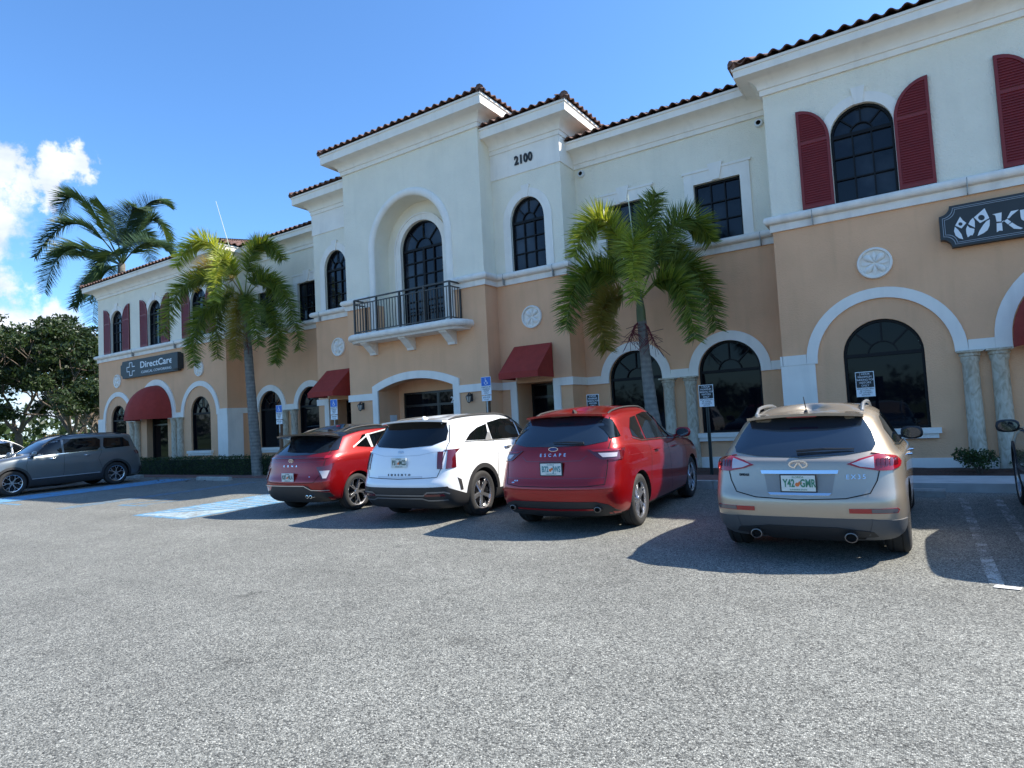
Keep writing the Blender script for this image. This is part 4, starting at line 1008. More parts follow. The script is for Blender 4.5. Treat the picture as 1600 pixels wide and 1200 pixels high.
# ------------------------------------------------------------------ palms
def bez(a, b, c, t): # quadratic through b at the middle
    k = b*2-(a+c)*.5; return a*(1-t)**2+k*2*t*(1-t)+c*t*t
def frond(A, iv, p, nl, ln, m, foxy=True, wid=.022, twist=0, rachis_r=.022):
    a, b, c = (Vector(q) for q in p); N_ = 24; pts = [bez(a, b, c, i/N_) for i in range(N_+1)]
    mb = MB(); mb.tube(pts, [rachis_r*(1-.85*i/N_) for i in range(N_+1)], 5)
    for i in range(nl):
        t = .18+.82*(i+random.random()*.6)/nl; t = min(t, .995); q = bez(a, b, c, t); d = (bez(a, b, c, min(1, t+.02))-bez(a, b, c, t-.02)).normalized()
        side_ = d.cross(Vector((0, 0, 1))); side_ = side_.normalized() if side_.length > .05 else Vector((1, 0, 0)); upn = side_.cross(d)
        L_ = ln*((.62+.38*sin(pi*min(1, t*.8+.08))) if foxy else (.55+.45*sin(pi*min(1, t*.9+.1))))*random.uniform(.8, 1.1)*(1-.30*max(0, t-.85)/.15)
        if foxy: ang = random.uniform(0, 2*pi); out = (side_*cos(ang)+upn*sin(ang)); dirv_ = (out*.90+d*.45).normalized(); droop = .09
        else:
            sg_ = 1 if i % 2 else -1; out = side_*sg_*.9+upn*random.uniform(-.15, .45); dirv_ = (out*.95+d*.50).normalized(); droop = .08
        w_ = wid*random.uniform(.8, 1.2); wn_ = dirv_.cross(out.cross(d) if foxy else d).normalized()
        if wn_.length < .1: wn_ = side_
        # leaflet: three segments bending down
        P = q; ring = []; dd = dirv_.copy()
        for k in range(4):
            ww = w_*(.75, 1.0, .7, .05)[k]; ring += [P-wn_*ww/2, P+wn_*ww/2]; dd = (dd+Vector((0, 0, -droop*(k+.4)*.5))).normalized(); P = P+dd*L_/3
        mb.add(ring, [(0, 1, 3, 2), (2, 3, 5, 4), (4, 5, 7, 6)])
    o = mb.build('frond', m, A, smooth=False); o.matrix_parent_inverse = iv; return o
def trunk(A, iv, pts, rr, m, name='trunk', rings=True, n=14):
    mb = MB(); P = []; Rr_ = []; N_ = 46
    pts = [Vector(p) for p in pts]
    for i in range(N_+1):
        t = i/N_*(len(pts)-1); k = min(int(t), len(pts)-2); f = t-k
        P.append(pts[k].lerp(pts[k+1], f)); r = rr[k]+(rr[k+1]-rr[k])*f; Rr_.append(r*(1+(.035 if rings and i % 2 else 0)))
    mb.tube(P, Rr_, n, m=0); o = mb.build(name, m, A, smooth=True, angle=60); o.matrix_parent_inverse = iv; return o
def foxtail_palm(base, label, fr, pts, rr, spear, fruits):
    A = empty('foxtail_palm', base, label=label, cat='palm', group='foxtail palms in front of the building'); iv = Matrix.Translation(base).inverted()
    trunk(A, iv, pts, rr, trunk_m)
    top = Vector(pts[-1]); sh = MB(); c0 = Vector(fr[0][0]); sh.tube([top+Vector((0, 0, -.05)), top.lerp(c0, .5), c0, c0+Vector((0, 0, .25))], [rr[-1]*1.05, rr[-1]*.98, rr[-1]*.72, .03], 12); o = sh.build('crownshaft', crown_m, A, smooth=True); o.matrix_parent_inverse = iv
    for i, p in enumerate(fr):
        m_ = foxtail_old if i in (7, 11) else foxtail_hi if i in (1, 3) else foxtail
        frond(A, iv, p, 760, .53, m_, True, .024)
    mb = MB(); mb.tube([c0, Vector(spear)], [.022, .009], 5); o = mb.build('spear_leaf', spear_m, A); o.matrix_parent_inverse = iv
    mb = MB()
    for f in fruits:
        s0 = top+Vector((0, 0, .0))
        for k in range(38):
            d = (Vector(f)-s0); t = random.uniform(.35, 1); q = s0+d*t+Vector((0, 0, -.25*t*t)); e = q+Vector((random.uniform(-.28, .28), random.uniform(-.28, .28), random.uniform(-.38, .10)))
            mb.tube([s0+d*t*.5, q, e], [.012, .008, .005], 4, cap=False)
    if fruits: o = mb.build('flower_stalk', fruit, A); o.matrix_parent_inverse = iv
spear_m = mat('pale_spear', (.62, .64, .45), .5)
crown_m = mat('crownshaft_green', (.13, .15, .06), .6, var=.2)
RP = [((7.37,13.60,4.19),(7.46,13.69,5.45),(7.78,14.05,6.72)),
  ((7.37,13.60,4.19),(6.92,12.94,5.99),(6.37,12.40,5.16)), ((7.37,13.60,4.19),(6.53,12.77,4.86),(6.14,12.25,3.55)),
  ((7.37,13.60,4.19),(7.68,12.65,5.33),(7.85,12.02,3.91)), ((7.37,13.60,4.19),(8.16,14.22,5.98),(8.77,14.77,5.52)),
  ((7.37,13.60,4.19),(8.29,14.38,4.98),(8.76,14.67,3.45)), ((7.37,13.60,4.19),(8.27,13.44,4.46),(8.64,13.30,3.13)),
  ((7.37,13.60,4.19),(6.86,12.80,4.09),(6.98,12.47,3.01)), ((7.37,13.60,4.19),(7.83,14.52,5.55),(8.08,15.2,4.49)),
  ((7.37,13.60,4.19),(6.75,13.73,5.21),(6.03,13.91,4.43))]
LP = [((-7.41,13.60,6.43),(-7.02,13.84,8.34),(-6.27,14.40,7.80)),
  ((-7.41,13.60,6.43),(-8.18,12.72,8.49),(-9.00,12.01,7.59)), ((-7.41,13.60,6.43),(-8.66,12.38,7.14),(-9.44,11.77,5.20)),
  ((-7.41,13.60,6.43),(-7.20,12.69,7.69),(-6.94,12.14,6.12)), ((-7.41,13.60,6.43),(-6.52,14.29,6.96),(-5.89,14.7,4.52)),
  ((-7.41,13.60,6.43),(-8.41,12.63,5.95),(-8.64,12.37,4.09)), ((-7.41,13.60,6.43),(-6.34,13.99,5.59),(-6.08,13.79,4.01)),
  ((-7.41,13.60,6.43),(-7.01,13.05,6.03),(-6.76,12.74,4.20)), ((-7.41,13.60,6.43),(-8.69,13.48,6.56),(-9.32,13.69,4.50)),
  ((-7.41,13.60,6.43),(-7.51,14.41,7.47),(-7.31,15.0,6.35)), ((-7.41,13.60,6.43),(-6.48,13.14,6.19),(-5.88,13.04,4.56)),
  ((-7.41,13.60,6.43),(-8.88,13.38,7.89),(-10.11,13.22,7.22))]
foxtail_palm((7.62, 13.6, .2), 'foxtail palm with bright bushy fronds between the right awning and the paired columns', RP,
    [(7.70, 13.6, .0), (7.60, 13.6, .7), (7.48, 13.6, 1.7), (7.43, 13.6, 2.5), (7.40, 13.6, 3.2), (7.38, 13.6, 3.75)], [.20, .17, .145, .125, .11, .105], (7.32, 13.40, 6.62), [(7.75, 13.4, 3.35), (7.15, 13.3, 3.5)])
foxtail_palm((-7.0, 13.6, .2), 'taller foxtail palm with drooping fronds beside the left end block', LP,
    [(-6.92, 13.6, .0), (-7.05, 13.6, 1.2), (-7.15, 13.6, 2.4), (-7.25, 13.6, 3.6), (-7.33, 13.6, 4.8), (-7.38, 13.6, 5.7)], [.21, .18, .165, .15, .14, .13], (-8.02, 12.96, 10.0), [(-6.9, 13.3, 4.9), (-7.7, 13.2, 4.9)])
BP = [((-27.24,18.84,12.17),(-28.89,17.50,16.15),(-30.17,16.71,15.46)), ((-27.24,18.84,12.17),(-29.31,17.32,14.82),(-30.99,15.77,12.80)),
  ((-27.24,18.84,12.17),(-29.75,17.13,13.30),(-31.24,16.34,10.76)), ((-27.24,18.84,12.17),(-27.49,17.53,11.41),(-28.18,16.63,9.42)),
  ((-27.24,18.84,12.17),(-25.84,19.51,15.57),(-24.60,20.31,15.61)), ((-27.24,18.84,12.17),(-26.58,20.26,15.13),(-25.80,20.87,13.49)),
  ((-27.24,18.84,12.17),(-24.83,19.14,13.13),(-23.63,19.98,12.30)), ((-27.24,18.84,12.17),(-28.57,18.96,15.25),(-29.33,18.40,16.29)),
  ((-27.24,18.84,12.17),(-30.44,18.48,13.30),(-32.86,17.49,13.56)), ((-27.24,18.84,12.17),(-25.69,18.50,14.31),(-24.64,18.54,15.04)),
  ((-27.24,18.84,12.17),(-26.24,17.68,12.35),(-26.83,16.89,9.70)), ((-27.24,18.84,12.17),(-28.4,20.3,14.6),(-29.2,21.6,13.2)), ((-27.24,18.84,12.17),(-29.0,18.5,11.6),(-30.0,18.4,9.0))]
A = empty('coconut_palm', (-27.24, 18.84, .2), label='large feathery palm rising behind the left end of the roof', cat='palm'); iv = Matrix.Translation((-27.24, 18.84, .2)).inverted()
trunk(A, iv, [(-27.3, 18.84, 0), (-27.3, 18.84, 6), (-27.24, 18.84, 12.3)], [.30, .24, .20], trunk_m)
for p in BP: frond(A, iv, p, 400, 1.35, coco, False, .050, rachis_r=.05)

# ------------------------------------------------------------------ shrubs, hedge, trees
def leaf_cloud(mb, c, r, n, size, sq=1.0, hollow=.35):
    for _ in range(n):
        d = Vector((random.gauss(0, 1), random.gauss(0, 1), random.gauss(0, 1))).normalized(); q = (hollow+(1-hollow)*random.random()**.6)
        p = Vector(c)+Vector((d.x*r[0], d.y*r[1], d.z*r[2]))*q
        nrm = Vector((random.gauss(0, 1), random.gauss(0, 1), random.gauss(.6, 1))).normalized(); t = nrm.cross(Vector((random.random()-.5, random.random()-.5, random.random()-.5))).normalized(); b = nrm.cross(t)
        s_ = size*random.uniform(.6, 1.3); mb.add([p-t*s_, p-b*s_*.42, p+t*s_, p+b*s_*.42], [(0, 1, 2, 3)])
def box_hedge(x0, x1, y0, y1, z0, z1, label, per=900):
    A = empty('hedge', ((x0+x1)/2, (y0+y1)/2, z0), label=label, cat='hedge', group=None); iv = Matrix.Translation(A.location).inverted()
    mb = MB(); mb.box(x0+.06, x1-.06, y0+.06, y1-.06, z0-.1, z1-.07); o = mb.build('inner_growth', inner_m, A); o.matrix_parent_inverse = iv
    mb = MB(); n = int((x1-x0)*per)
    for _ in range(n):
        f = random.random(); x = random.uniform(x0, x1); w = .025*sin(x*5)+.02*sin(x*13)
        if f < .5: p = Vector((x, y0+random.gauss(0, .03)+w, random.uniform(z0, z1)))
        elif f < .9: p = Vector((x, random.uniform(y0, y1), z1+random.gauss(0, .03)+w))
        else: p = Vector((random.choice((x0, x1))+random.gauss(0, .03), random.uniform(y0, y1), random.uniform(z0, z1)))
        nrm = Vector((random.gauss(0, 1), random.gauss(-.5, 1), random.gauss(.5, 1))).normalized(); t = nrm.cross(Vector((random.random()-.5, random.random()-.5, .3))).normalized(); b = nrm.cross(t); s_ = random.uniform(.018, .034)
        mb.add([p-t*s_, p-b*s_*.5, p+t*s_, p+b*s_*.5], [(0, 1, 2, 3)])
    o = mb.build('foliage', hedge_m, A); o.matrix_parent_inverse = iv; return A
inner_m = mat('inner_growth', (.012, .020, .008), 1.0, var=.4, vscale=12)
box_hedge(-16.4, -5.4, 13.62, 14.15, .15, .80, 'long clipped dark green hedge along the left end of the building')
def shrub(x, y, z, r, label, n=700, m=hedge_m, size=.03):
    A = empty('shrub', (x, y, z), label=label, cat='shrub', group='low shrubs in the planting bed'); iv = Matrix.Translation(A.location).inverted()
    mb = MB()
    for k in range(9):
        a = random.uniform(0, 2*pi); e = Vector((x+r*.7*cos(a), y+r*.5*sin(a), z+r*random.uniform(.6, 1.1))); mb.tube([(x, y, z-.05), (x+r*.2*cos(a), y+r*.2*sin(a), z+r*.35), e], [.014, .010, .005], 5)
    o = mb.build('stem', bark, A); o.matrix_parent_inverse = iv
    mb = MB()
    for k in range(7): leaf_cloud(mb, (x+random.uniform(-.6, .6)*r, y+random.uniform(-.4, .4)*r, z+r*random.uniform(.55, .95)), (r*.5, r*.45, r*.32), n//7, size)
    o = mb.build('foliage', m, A); o.matrix_parent_inverse = iv
shrub(13.35, 13.75, .24, .40, 'low dark shrub at the foot of the paired columns on the right', 1300)
shrub(14.05, 13.9, .24, .25, 'small sparse shrub half hidden by the dark SUV on the right', 500)
shrub(9.25, 13.9, .24, .27, 'small shrub behind the left tail light of the champagne crossover', 600)
shrub(15.8, 13.9, .24, .3, 'low shrub behind the dark SUV at the right edge', 600)

def limb(mb, a, d, L_, r, depth, tips, spread=.6):
    pts = [a]; dd = d.copy(); n = 4
    for i in range(n):
        dd = (dd+Vector((random.gauss(0, .16), random.gauss(0, .16), random.gauss(.03, .10)))).normalized(); pts.append(pts[-1]+dd*L_/n)
    mb.tube(pts, [r*(1-.45*i/n) for i in range(n+1)], 7 if depth > 1 else 5, cap=False)
    if depth == 0: tips.append(pts[-1]); tips.append(pts[2]); return
    for k in range(3 if depth > 1 else 3):
        ax = Vector((random.gauss(0, 1), random.gauss(0, 1), random.gauss(0, .5))); nd = (dd+ax.normalized()*spread*random.uniform(.7, 1.3)).normalized(); nd.z = max(nd.z, -.1)
        limb(mb, pts[-1] if k < 2 else pts[3], nd.normalized(), L_*random.uniform(.62, .82), r*.55, depth-1, tips, spread)
def oak_tree(x, y, h, label, m, leaves=150, size=.17, r0=.28, lean=(0, 0), depth=3, cl=.80, grp='oaks beyond the left end of the car park', z0=0.1):
    A = empty('oak_tree', (x, y, z0), label=label, cat='tree', group=grp); iv = Matrix.Translation(A.location).inverted()
    mb = MB(); tips = []; a = Vector((x, y, z0-.1)); fork = a+Vector((lean[0]*.2, lean[1]*.2, h*.20))
    mb.tube([a, a.lerp(fork, .5)+Vector((.06, 0, 0)), fork], [r0*1.25, r0, r0*.85], 10)
    for k in range(4):
        an = 2*pi*k/4+random.uniform(-.4, .4); limb(mb, fork, Vector((cos(an)*.75+lean[0], sin(an)*.75+lean[1], 1.0)).normalized(), h*.31, r0*.5, depth, tips, .75)
    o = mb.build('trunk', bark, A, smooth=True); o.matrix_parent_inverse = iv
    mb = MB()
    for t in tips:
        q_ = random.uniform(.6, 1.25); leaf_cloud(mb, t, (cl*q_, cl*q_*random.uniform(.8, 1.2), cl*.42*q_), max(3, int(leaves*random.uniform(.25, 1.1))), size, hollow=.1)
    o = mb.build('crown', m, A); o.matrix_parent_inverse = iv; return A
oak_tree(-44.5, 19.5, 12.6, 'spreading dark oak at the far left behind the silver car', oak, 84)
oak_tree(-43.5, 24.6, 12.0, 'dark oak directly left of the building corner', oak, 84)
oak_tree(-40.0, 21.4, 9.2, 'lower dark oak between the two taller ones', oak, 78)
oak_tree(-45.5, 14.0, 11.0, 'dark oak at the left edge of the photo', oak, 78)
oak_tree(-36.0, 21.5, 6.6, 'small oak with bare leaning limbs near the building corner', oak, 60, size=.13, r0=.16, cl=.7)
oak_tree(-52.0, 26.0, 12.5, 'far dark oak seen through the gaps of the others', oak, 130)
oak_tree(-59.0, 20.0, 9.5, 'far oak behind the gap left of the building, lowest of the row', oak, 90)
oak_tree(-57.0, 29.5, 9.0, 'far oak almost hidden behind the building corner', oak, 90)
oak_tree(-60.0, 12.0, 10.0, 'far oak at the left edge behind the silver SUV', oak, 90)
for i, (x, y, r) in enumerate(((-47, 23.5, 2.2), (-49, 26.0, 2.4), (-44.5, 20.5, 1.6), (-50.5, 21, 2.2), (-46, 28.6, 2.0))):
    A = empty('shrub', (x, y, .1), label=('sunlit yellow green bush under the oaks at the far left', 'sunlit bush just left of the building corner', 'low sunlit bush right behind the grey SUV roof', 'sunlit bush beyond the silver SUV', 'farthest sunlit bush, low beside the building corner')[i], cat='shrub', group='sunlit bushes under the oaks'); iv = Matrix.Translation(A.location).inverted()
    mb = MB(); mb.tube([(x, y, 0), (x, y, r*.6)], [.08, .05], 6); o = mb.build('stem', bark, A); o.matrix_parent_inverse = iv
    mb = MB()
    for k in range(9): leaf_cloud(mb, (x+random.uniform(-1, 1)*r*.7, y+random.uniform(-1, 1)*r*.7, r*random.uniform(.3, .8)), (r*.5, r*.5, r*.4), 160, .12)
    o = mb.build('foliage', oak2, A); o.matrix_parent_inverse = iv
# masses of trees far away, round the horizon (also what the windows look out on)
mb = MB(); random.seed(11)
for i in range(520):
    an = 2*pi*i/520; rr_ = random.uniform(95, 120); x, y = 12+rr_*cos(an), rr_*sin(an); h = random.uniform(5, 9)
    if -20 < x < 20 and 10 < y < 60: continue
    for k in range(3): leaf_cloud(mb, (x+random.uniform(-2, 2), y+random.uniform(-2, 2), h*random.uniform(.25, .75)), (2.8, 2.8, h*.33), 34, .62, hollow=.2)
o = mb.build('far_trees', oak); tag(o, 'distant dark line of trees closing the view under the clouds', 'trees', kind='stuff')
random.seed(5)
# fallen leaves on the bay
mb = MB()
for k in range(46):
    x = random.gauss(-9.9, 1.3); y = random.gauss(11.9, .35); s_ = random.uniform(.02, .06); z = gz(y)+.012; a = random.uniform(0, pi)
    mb.add([(x-s_*cos(a), y-s_*sin(a), z), (x+s_*.4*sin(a), y-s_*.4*cos(a), z+.02), (x+s_*cos(a), y+s_*sin(a), z+.005), (x-s_*.4*sin(a), y+s_*.4*cos(a), z+.03)], [(0, 1, 2, 3)])
tag(mb.build('fallen_leaves', mat('dead_leaf', (.05, .035, .02), .9)), 'scattered dead leaves on the asphalt beside the wheel stop', 'leaves', kind='stuff')
# small yellow and red flowering bush behind the grey SUV
A = empty('flower_bush', (-41.0, 20.6, .1), label='small bush with yellow and red flowers behind the grey SUV roof', cat='bush'); iv = Matrix.Translation(A.location).inverted()
for nm, cc, zz, hh in (('blossom', (.75, .38, .02), 2.2, .16), ('blossom', (.40, .04, .02), 1.85, .22)):
    mb = MB(); leaf_cloud(mb, (-41.0, 20.6, zz), (.75, .75, hh), 200, .09); o = mb.build(nm, mat('blossom_'+str(hh), cc, .7), A); o.matrix_parent_inverse = iv
mb = MB(); leaf_cloud(mb, (-41.0, 20.6, 1.1), (.8, .8, .8), 500, .1); mb.tube([(-41, 20.6, 0), (-41, 20.6, 1.2)], .05, 6); o = mb.build('foliage', oak, A); o.matrix_parent_inverse = iv

# ------------------------------------------------------------------ vehicles
def carpaint(name, col, metal=.0, rough=.32, flake=0.0, coat=1.0):
    m = mat(name, col, rough, metal, coat=coat, spec=.5, coatr=.02)
    if flake:
        N, L = nodes_of(m); b = N['Principled BSDF']; t = N.new('ShaderNodeTexCoord'); v = N.new('ShaderNodeTexVoronoi'); L.new(t.outputs['Object'], v.inputs['Vector']); v.inputs['Scale'].default_value = 900
        bp = N.new('ShaderNodeBump'); bp.inputs['Strength'].default_value = flake; bp.inputs['Distance'].default_value = .001; L.new(v.outputs['Distance'], bp.inputs['Height']); L.new(bp.outputs[0], b.inputs['Normal'])
    # road dust low on the body
    return m
red1 = carpaint('candy_red_paint', (.27, .002, .004), .5, .30, coat=.8)
red2 = carpaint('ruby_red_paint', (.31, .002, .004), .5, .30, coat=.8)
white_p = carpaint('white_paint', (.80, .81, .81), 0, .3)
champ = carpaint('champagne_paint', (.44, .37, .285), .6, .36)
grey_p = carpaint('grey_paint', (.13, .145, .15), .55, .34)
silver_p = carpaint('silver_paint', (.55, .57, .60), .5, .32)
dark_p = carpaint('black_paint', (.018, .014, .012), .2, .25)
blackgloss = mat('gloss_black', (.008, .008, .009), .12, coat=.6)
plastic = mat('black_plastic', (.022, .022, .023), .55, bump=.05, bscale=300)
plastic_g = mat('grey_plastic', (.075, .078, .082), .5)
cglass = mat('car_glass', (.003, .004, .005), .02, spec=.5)
cglass2 = mat('tinted_rear_glass', (.010, .016, .024), .03, spec=.9, coat=.5)
rubber = mat('tyre_rubber', (.020, .020, .020), .8, bump=.2, bscale=60)
alloy = mat('alloy', (.62, .62, .63), .25, metal=.9)
alloy_d = mat('dark_alloy', (.04, .04, .042), .35, metal=.5)
pipe_m = mat('dark_steel_pipe', (.16, .15, .15), .35, metal=.9)
chrome = mat('chrome', (.80, .80, .80), .12, metal=1.0)
satin = mat('satin_silver', (.62, .63, .64), .28, metal=.85)
lamp_r = mat('red_lens', (.33, .004, .010), .12, coat=1.0)
lamp_d = mat('dark_red_lens', (.10, .004, .008), .12, coat=1.0)
lamp_c = mat('clear_lens', (.55, .50, .50), .15, coat=1.0)
lamp_s = mat('smoked_lens', (.12, .10, .10), .15, coat=1.0)
seam_m = mat('panel_gap', (.006, .006, .006), .9)
plate_m = mat('plate_white', (.62, .66, .62), .5)
plate_g = mat('plate_green', (.04, .20, .12), .5)
plate_o = mat('plate_orange', (.65, .16, .04), .5)
under = mat('underbody', (.008, .008, .008), .95)

def lerp(a, b, t): return a+(b-a)*t
class Car:
    def __init__(s, name, L, W, H, label, cat, group, paint, rings, wb, ro, wr=.355, arch=.40, top_mat=None):
        s.L, s.W, s.H = L, W, H; s.paint = paint; s.name = name
        s.A = empty(name, (0, 0, 0), label=label, cat=cat, group=group)
        s.ax = (ro, ro+wb); s.wr = wr
        hw = W/2
        PT = [(0, 0, 0), (.30, 0, .008), (.58, 0, .035), (.80, 0, .10), (.925, 0, .20), (.985, 0, .40), (1.0, .22, 0), (1.006, .40, 0), (1.006, .60, 0), (1.0, .78, 0), (.975, 1, .50), (.90, 1, .26), (.74, 1, .10), (.50, 1, .035), (.25, 1, .01), (0, 1, 0)]
        n = len(PT); vs = []; idx = []
        full = [(i, 1) for i in range(n)]+[(i, -1) for i in range(n-2, 0, -1)]; m_ = len(full)
        for (zr, zm, zf, w, yr, yf) in rings:
            fr = L-yf
            for (i, sg_) in full:
                xn, k, o = PT[i]; ln = fr-yr; sc = min(1, ln/3.2)
                if k == 0: y = yr+o*sc*1.0
                elif k == 1: y = fr-o*sc
                else: y = lerp(yr, fr, k)
                kk = (y-yr)/max(ln, .01)
                z = lerp(zr, zm, min(1, kk*2.2)) if kk < .4545 else lerp(zm, zf, max(0, (kk-.50)/.5))
                vs.append((xn*w*hw*sg_, y, z))
        fs = []
        for r in range(len(rings)-1):
            for i in range(m_): fs.append((r*m_+i, r*m_+(i+1) % m_, (r+1)*m_+(i+1) % m_, (r+1)*m_+i))
        for r, flip in ((0, True), (len(rings)-1, False)):
            b = r*m_
            for i in range(n-1):
                a0, a1 = i, i+1; c1, c0 = (m_-a1) % m_, (m_-a0) % m_
                q = [b+a0, b+a1, b+c1, b+c0]; q2 = []
                for v in q:
                    if v not in q2: q2.append(v)
                if len(q2) > 2: fs.append(tuple(q2[::-1] if flip else q2))
        me = bpy.data.meshes.new('cage'); me.from_pydata(vs, [], fs); me.validate()
        bm = bmesh.new(); bm.from_mesh(me); bmesh.ops.recalc_face_normals(bm, faces=bm.faces); bm.to_mesh(me); bm.free()
        ob = bpy.data.objects.new('cage', me); COL.objects.link(ob)
        sub = ob.modifiers.new('s', 'SUBSURF'); sub.levels = 3; sub.render_levels = 3
        dg = bpy.context.evaluated_depsgraph_get(); dg.update(); ev = ob.evaluated_get(dg)
        s.smooth = bpy.data.meshes.new_from_object(ev); s.bvh = BVHTree.FromPolygons([v.co.copy() for v in s.smooth.vertices], [tuple(p.vertices) for p in s.smooth.polygons])
        # wheel openings
        mb = MB()
        for ya in s.ax:
            for sg_ in (1, -1):
                x0, x1 = sorted((sg_*(hw-.34), sg_*(hw+.3)))
                k = 36; p = [(x0, ya+arch*cos(2*pi*i/k), s.wr+.01+arch*sin(2*pi*i/k)) for i in range(k)]; q = [(x1, a, b) for _, a, b in p]
                mb.add(p+q, [(i, (i+1) % k, (i+1) % k+k, i+k) for i in range(k)]+[tuple(range(k-1, -1, -1)), tuple(range(k, 2*k))])
        cm = bpy.data.meshes.new('cut'); cm.from_pydata(mb.v, [], mb.f); bm = bmesh.new(); bm.from_mesh(cm); bmesh.ops.recalc_face_normals(bm, faces=bm.faces); bm.to_mesh(cm); bm.free()
        co = bpy.data.objects.new('cut', cm); COL.objects.link(co)
        bo = ob.modifiers.new('b', 'BOOLEAN'); bo.object = co; bo.operation = 'DIFFERENCE'; bo.solver = 'EXACT'
        dg.update(); ev = ob.evaluated_get(dg); body = bpy.data.meshes.new_from_object(ev); body.name = 'body'
        bpy.data.objects.remove(ob); bpy.data.objects.remove(co)
        body.materials.clear(); body.materials.append(paint); body.materials.append(under); body.materials.append(top_mat or paint)
        for p in body.polygons:
            c = p.center; inw = any((c.y-ya)**2+(c.z-s.wr-.01)**2 < (arch+.006)**2 for ya in s.ax) and abs(c.x) < hw-.01 and not (abs(abs(p.normal.x)) > .8 and abs(c.x) > hw-.15)
            if inw and any(abs(sqrt((c.y-ya)**2+(c.z-s.wr-.01)**2)-arch) < .012 for ya in s.ax): p.material_index = 1
            elif inw and abs(abs(c.x)-(hw-.34)) < .01: p.material_index = 1
            elif c.z < .20 or (c.z < .27 and p.normal.z < -.5): p.material_index = 1
            else: p.material_index = 0
        body.shade_smooth(); body.set_sharp_from_angle(angle=radians(38))
        s.body = bpy.data.objects.new('body', body); COL.objects.link(s.body); s.body.parent = s.A
    def hit(s, view, a, b):
        if view == 'R': o, d = Vector((a, -2, b)), Vector((0, 1, 0))
        elif view == 'F': o, d = Vector((a, s.L+2, b)), Vector((0, -1, 0))
        elif view == 'S': o, d = Vector((3, a, b)), Vector((-1, 0, 0))
        elif view == 'P': o, d = Vector((-3, a, b)), Vector((1, 0, 0))
        elif view == 'T': o, d = Vector((a, b, 4)), Vector((0, 0, -1))
        elif view == 'C':   # rear right corner, seen from 45 degrees: a runs along (1,1)
            o = Vector((s.W/2, .2, 0))+Vector((1, 1, 0))/sqrt(2)*a+Vector((1, -1, 0))*2; o.z = b; d = Vector((-1, 1, 0)).normalized()
        l, n, i, ds = s.bvh.ray_cast(o, d)
        if l is None: return None
        if n.dot(d) > 0: n = -n
        if -n.dot(d) < .22: return None
        return l, n
    def patch(s, name, poly, view, m, off=.004, parent=None, step=.06, mirror=False, sink=.015, label=None):
        P = []
        for i in range(len(poly)):
            a = Vector(poly[i]); b = Vector(poly[(i+1) % len(poly)]); k = max(1, int((b-a).length/step+.999))
            for j in range(k): P.append(a.lerp(b, j/k))
        nb = len(P); xs = [p.x for p in P]; ys = [p.y for p in P]; pts = list(P)
        def inside(q):
            c = False; j = nb-1
            for i in range(nb):
                if (P[i].y > q.y) != (P[j].y > q.y) and q.x < (P[j].x-P[i].x)*(q.y-P[i].y)/(P[j].y-P[i].y)+P[i].x: c = not c
                j = i
            return c
        gx = min(xs)+step/2
        while gx < max(xs):
            gy = min(ys)+step/2
            while gy < max(ys):
                q = Vector((gx, gy))
                if inside(q) and min((q-p).length for p in P) > step*.4: pts.append(q)
                gy += step
            gx += step
        V, E_, F_, *_ = delaunay_2d_cdt(pts, [], [list(range(nb))], 1, 1e-6)
        H_ = [s.hit(view, v.x, v.y) for v in V]; mb = MB(); ids = {}
        for i, h in enumerate(H_):
            if h: ids[i] = len(mb.v); mb.v.append(tuple(h[0]+h[1]*off))
        ec = {}
        for f in F_:
            if all(i in ids for i in f):
                mb.f.append(tuple(ids[i] for i in f)); mb.m.append(0)
                for a, b in zip(f, list(f[1:])+[f[0]]): ec[(a, b)] = 1
        for (a, b) in list(ec):
            if (b, a) not in ec:
                va, vb = ids[a], ids[b]; k = len(mb.v); mb.v.append(tuple(H_[a][0]-H_[a][1]*sink)); mb.v.append(tuple(H_[b][0]-H_[b][1]*sink)); mb.f.append((va, k, k+1, vb)); mb.m.append(0)
        o = mb.build(name, m, parent or s.A, smooth=True, angle=40)
        if label: o['label'] = label
        if mirror:
            me = o.data.copy(); me.transform(Matrix.Diagonal((-1, 1, 1, 1))); me.flip_normals(); o2 = bpy.data.objects.new(name, me); COL.objects.link(o2); o2.parent = parent or s.A
            return o, o2
        return o
    def wrap(s, name, pts, m, off=.012, step=.035):
        q = []
        for v, a, b in pts:
            h = s.hit(v, a, b)
            p = h[0] if h else Vector((a, .1, b)) if v == 'R' else Vector((s.W/2, a, b))
            q.append((((p.x-s.W/2)+(p.y-.2))/sqrt(2), b))
        return s.patch(name, q, 'C', m, off, step=step, mirror=True)
    def seam(s, pts, view, w=.007, m=None, off=.004, mirror=False, parent=None, name='panel_gap'):
        P = []
        for a, b in zip(pts[:-1], pts[1:]):
            a = Vector(a); b = Vector(b); k = max(1, int((b-a).length/.05)); P += [a.lerp(b, j/k) for j in range(k)]
        P.append(Vector(pts[-1])); mb = MB(); ok = []
        for i, p in enumerate(P):
            d = (P[min(i+1, len(P)-1)]-P[max(i-1, 0)]).normalized(); n_ = Vector((-d.y, d.x))*w/2
            h1 = s.hit(view, p.x-n_.x, p.y-n_.y); h2 = s.hit(view, p.x+n_.x, p.y+n_.y)
            if h1 and h2: ok.append(i); mb.v += [tuple(h1[0]+h1[1]*off), tuple(h2[0]+h2[1]*off)]
        for i in range(len(ok)-1):
            if ok[i+1] == ok[i]+1: mb.f.append((2*i, 2*i+1, 2*i+3, 2*i+2)); mb.m.append(0)
        o = mb.build(name, m or seam_m, parent or s.body)
        if mirror:
            m2 = MB(); m2.add([(-x, y, z) for x, y, z in mb.v], [f[::-1] for f in mb.f]); m2.build(name, m or seam_m, parent or s.body)
        return o
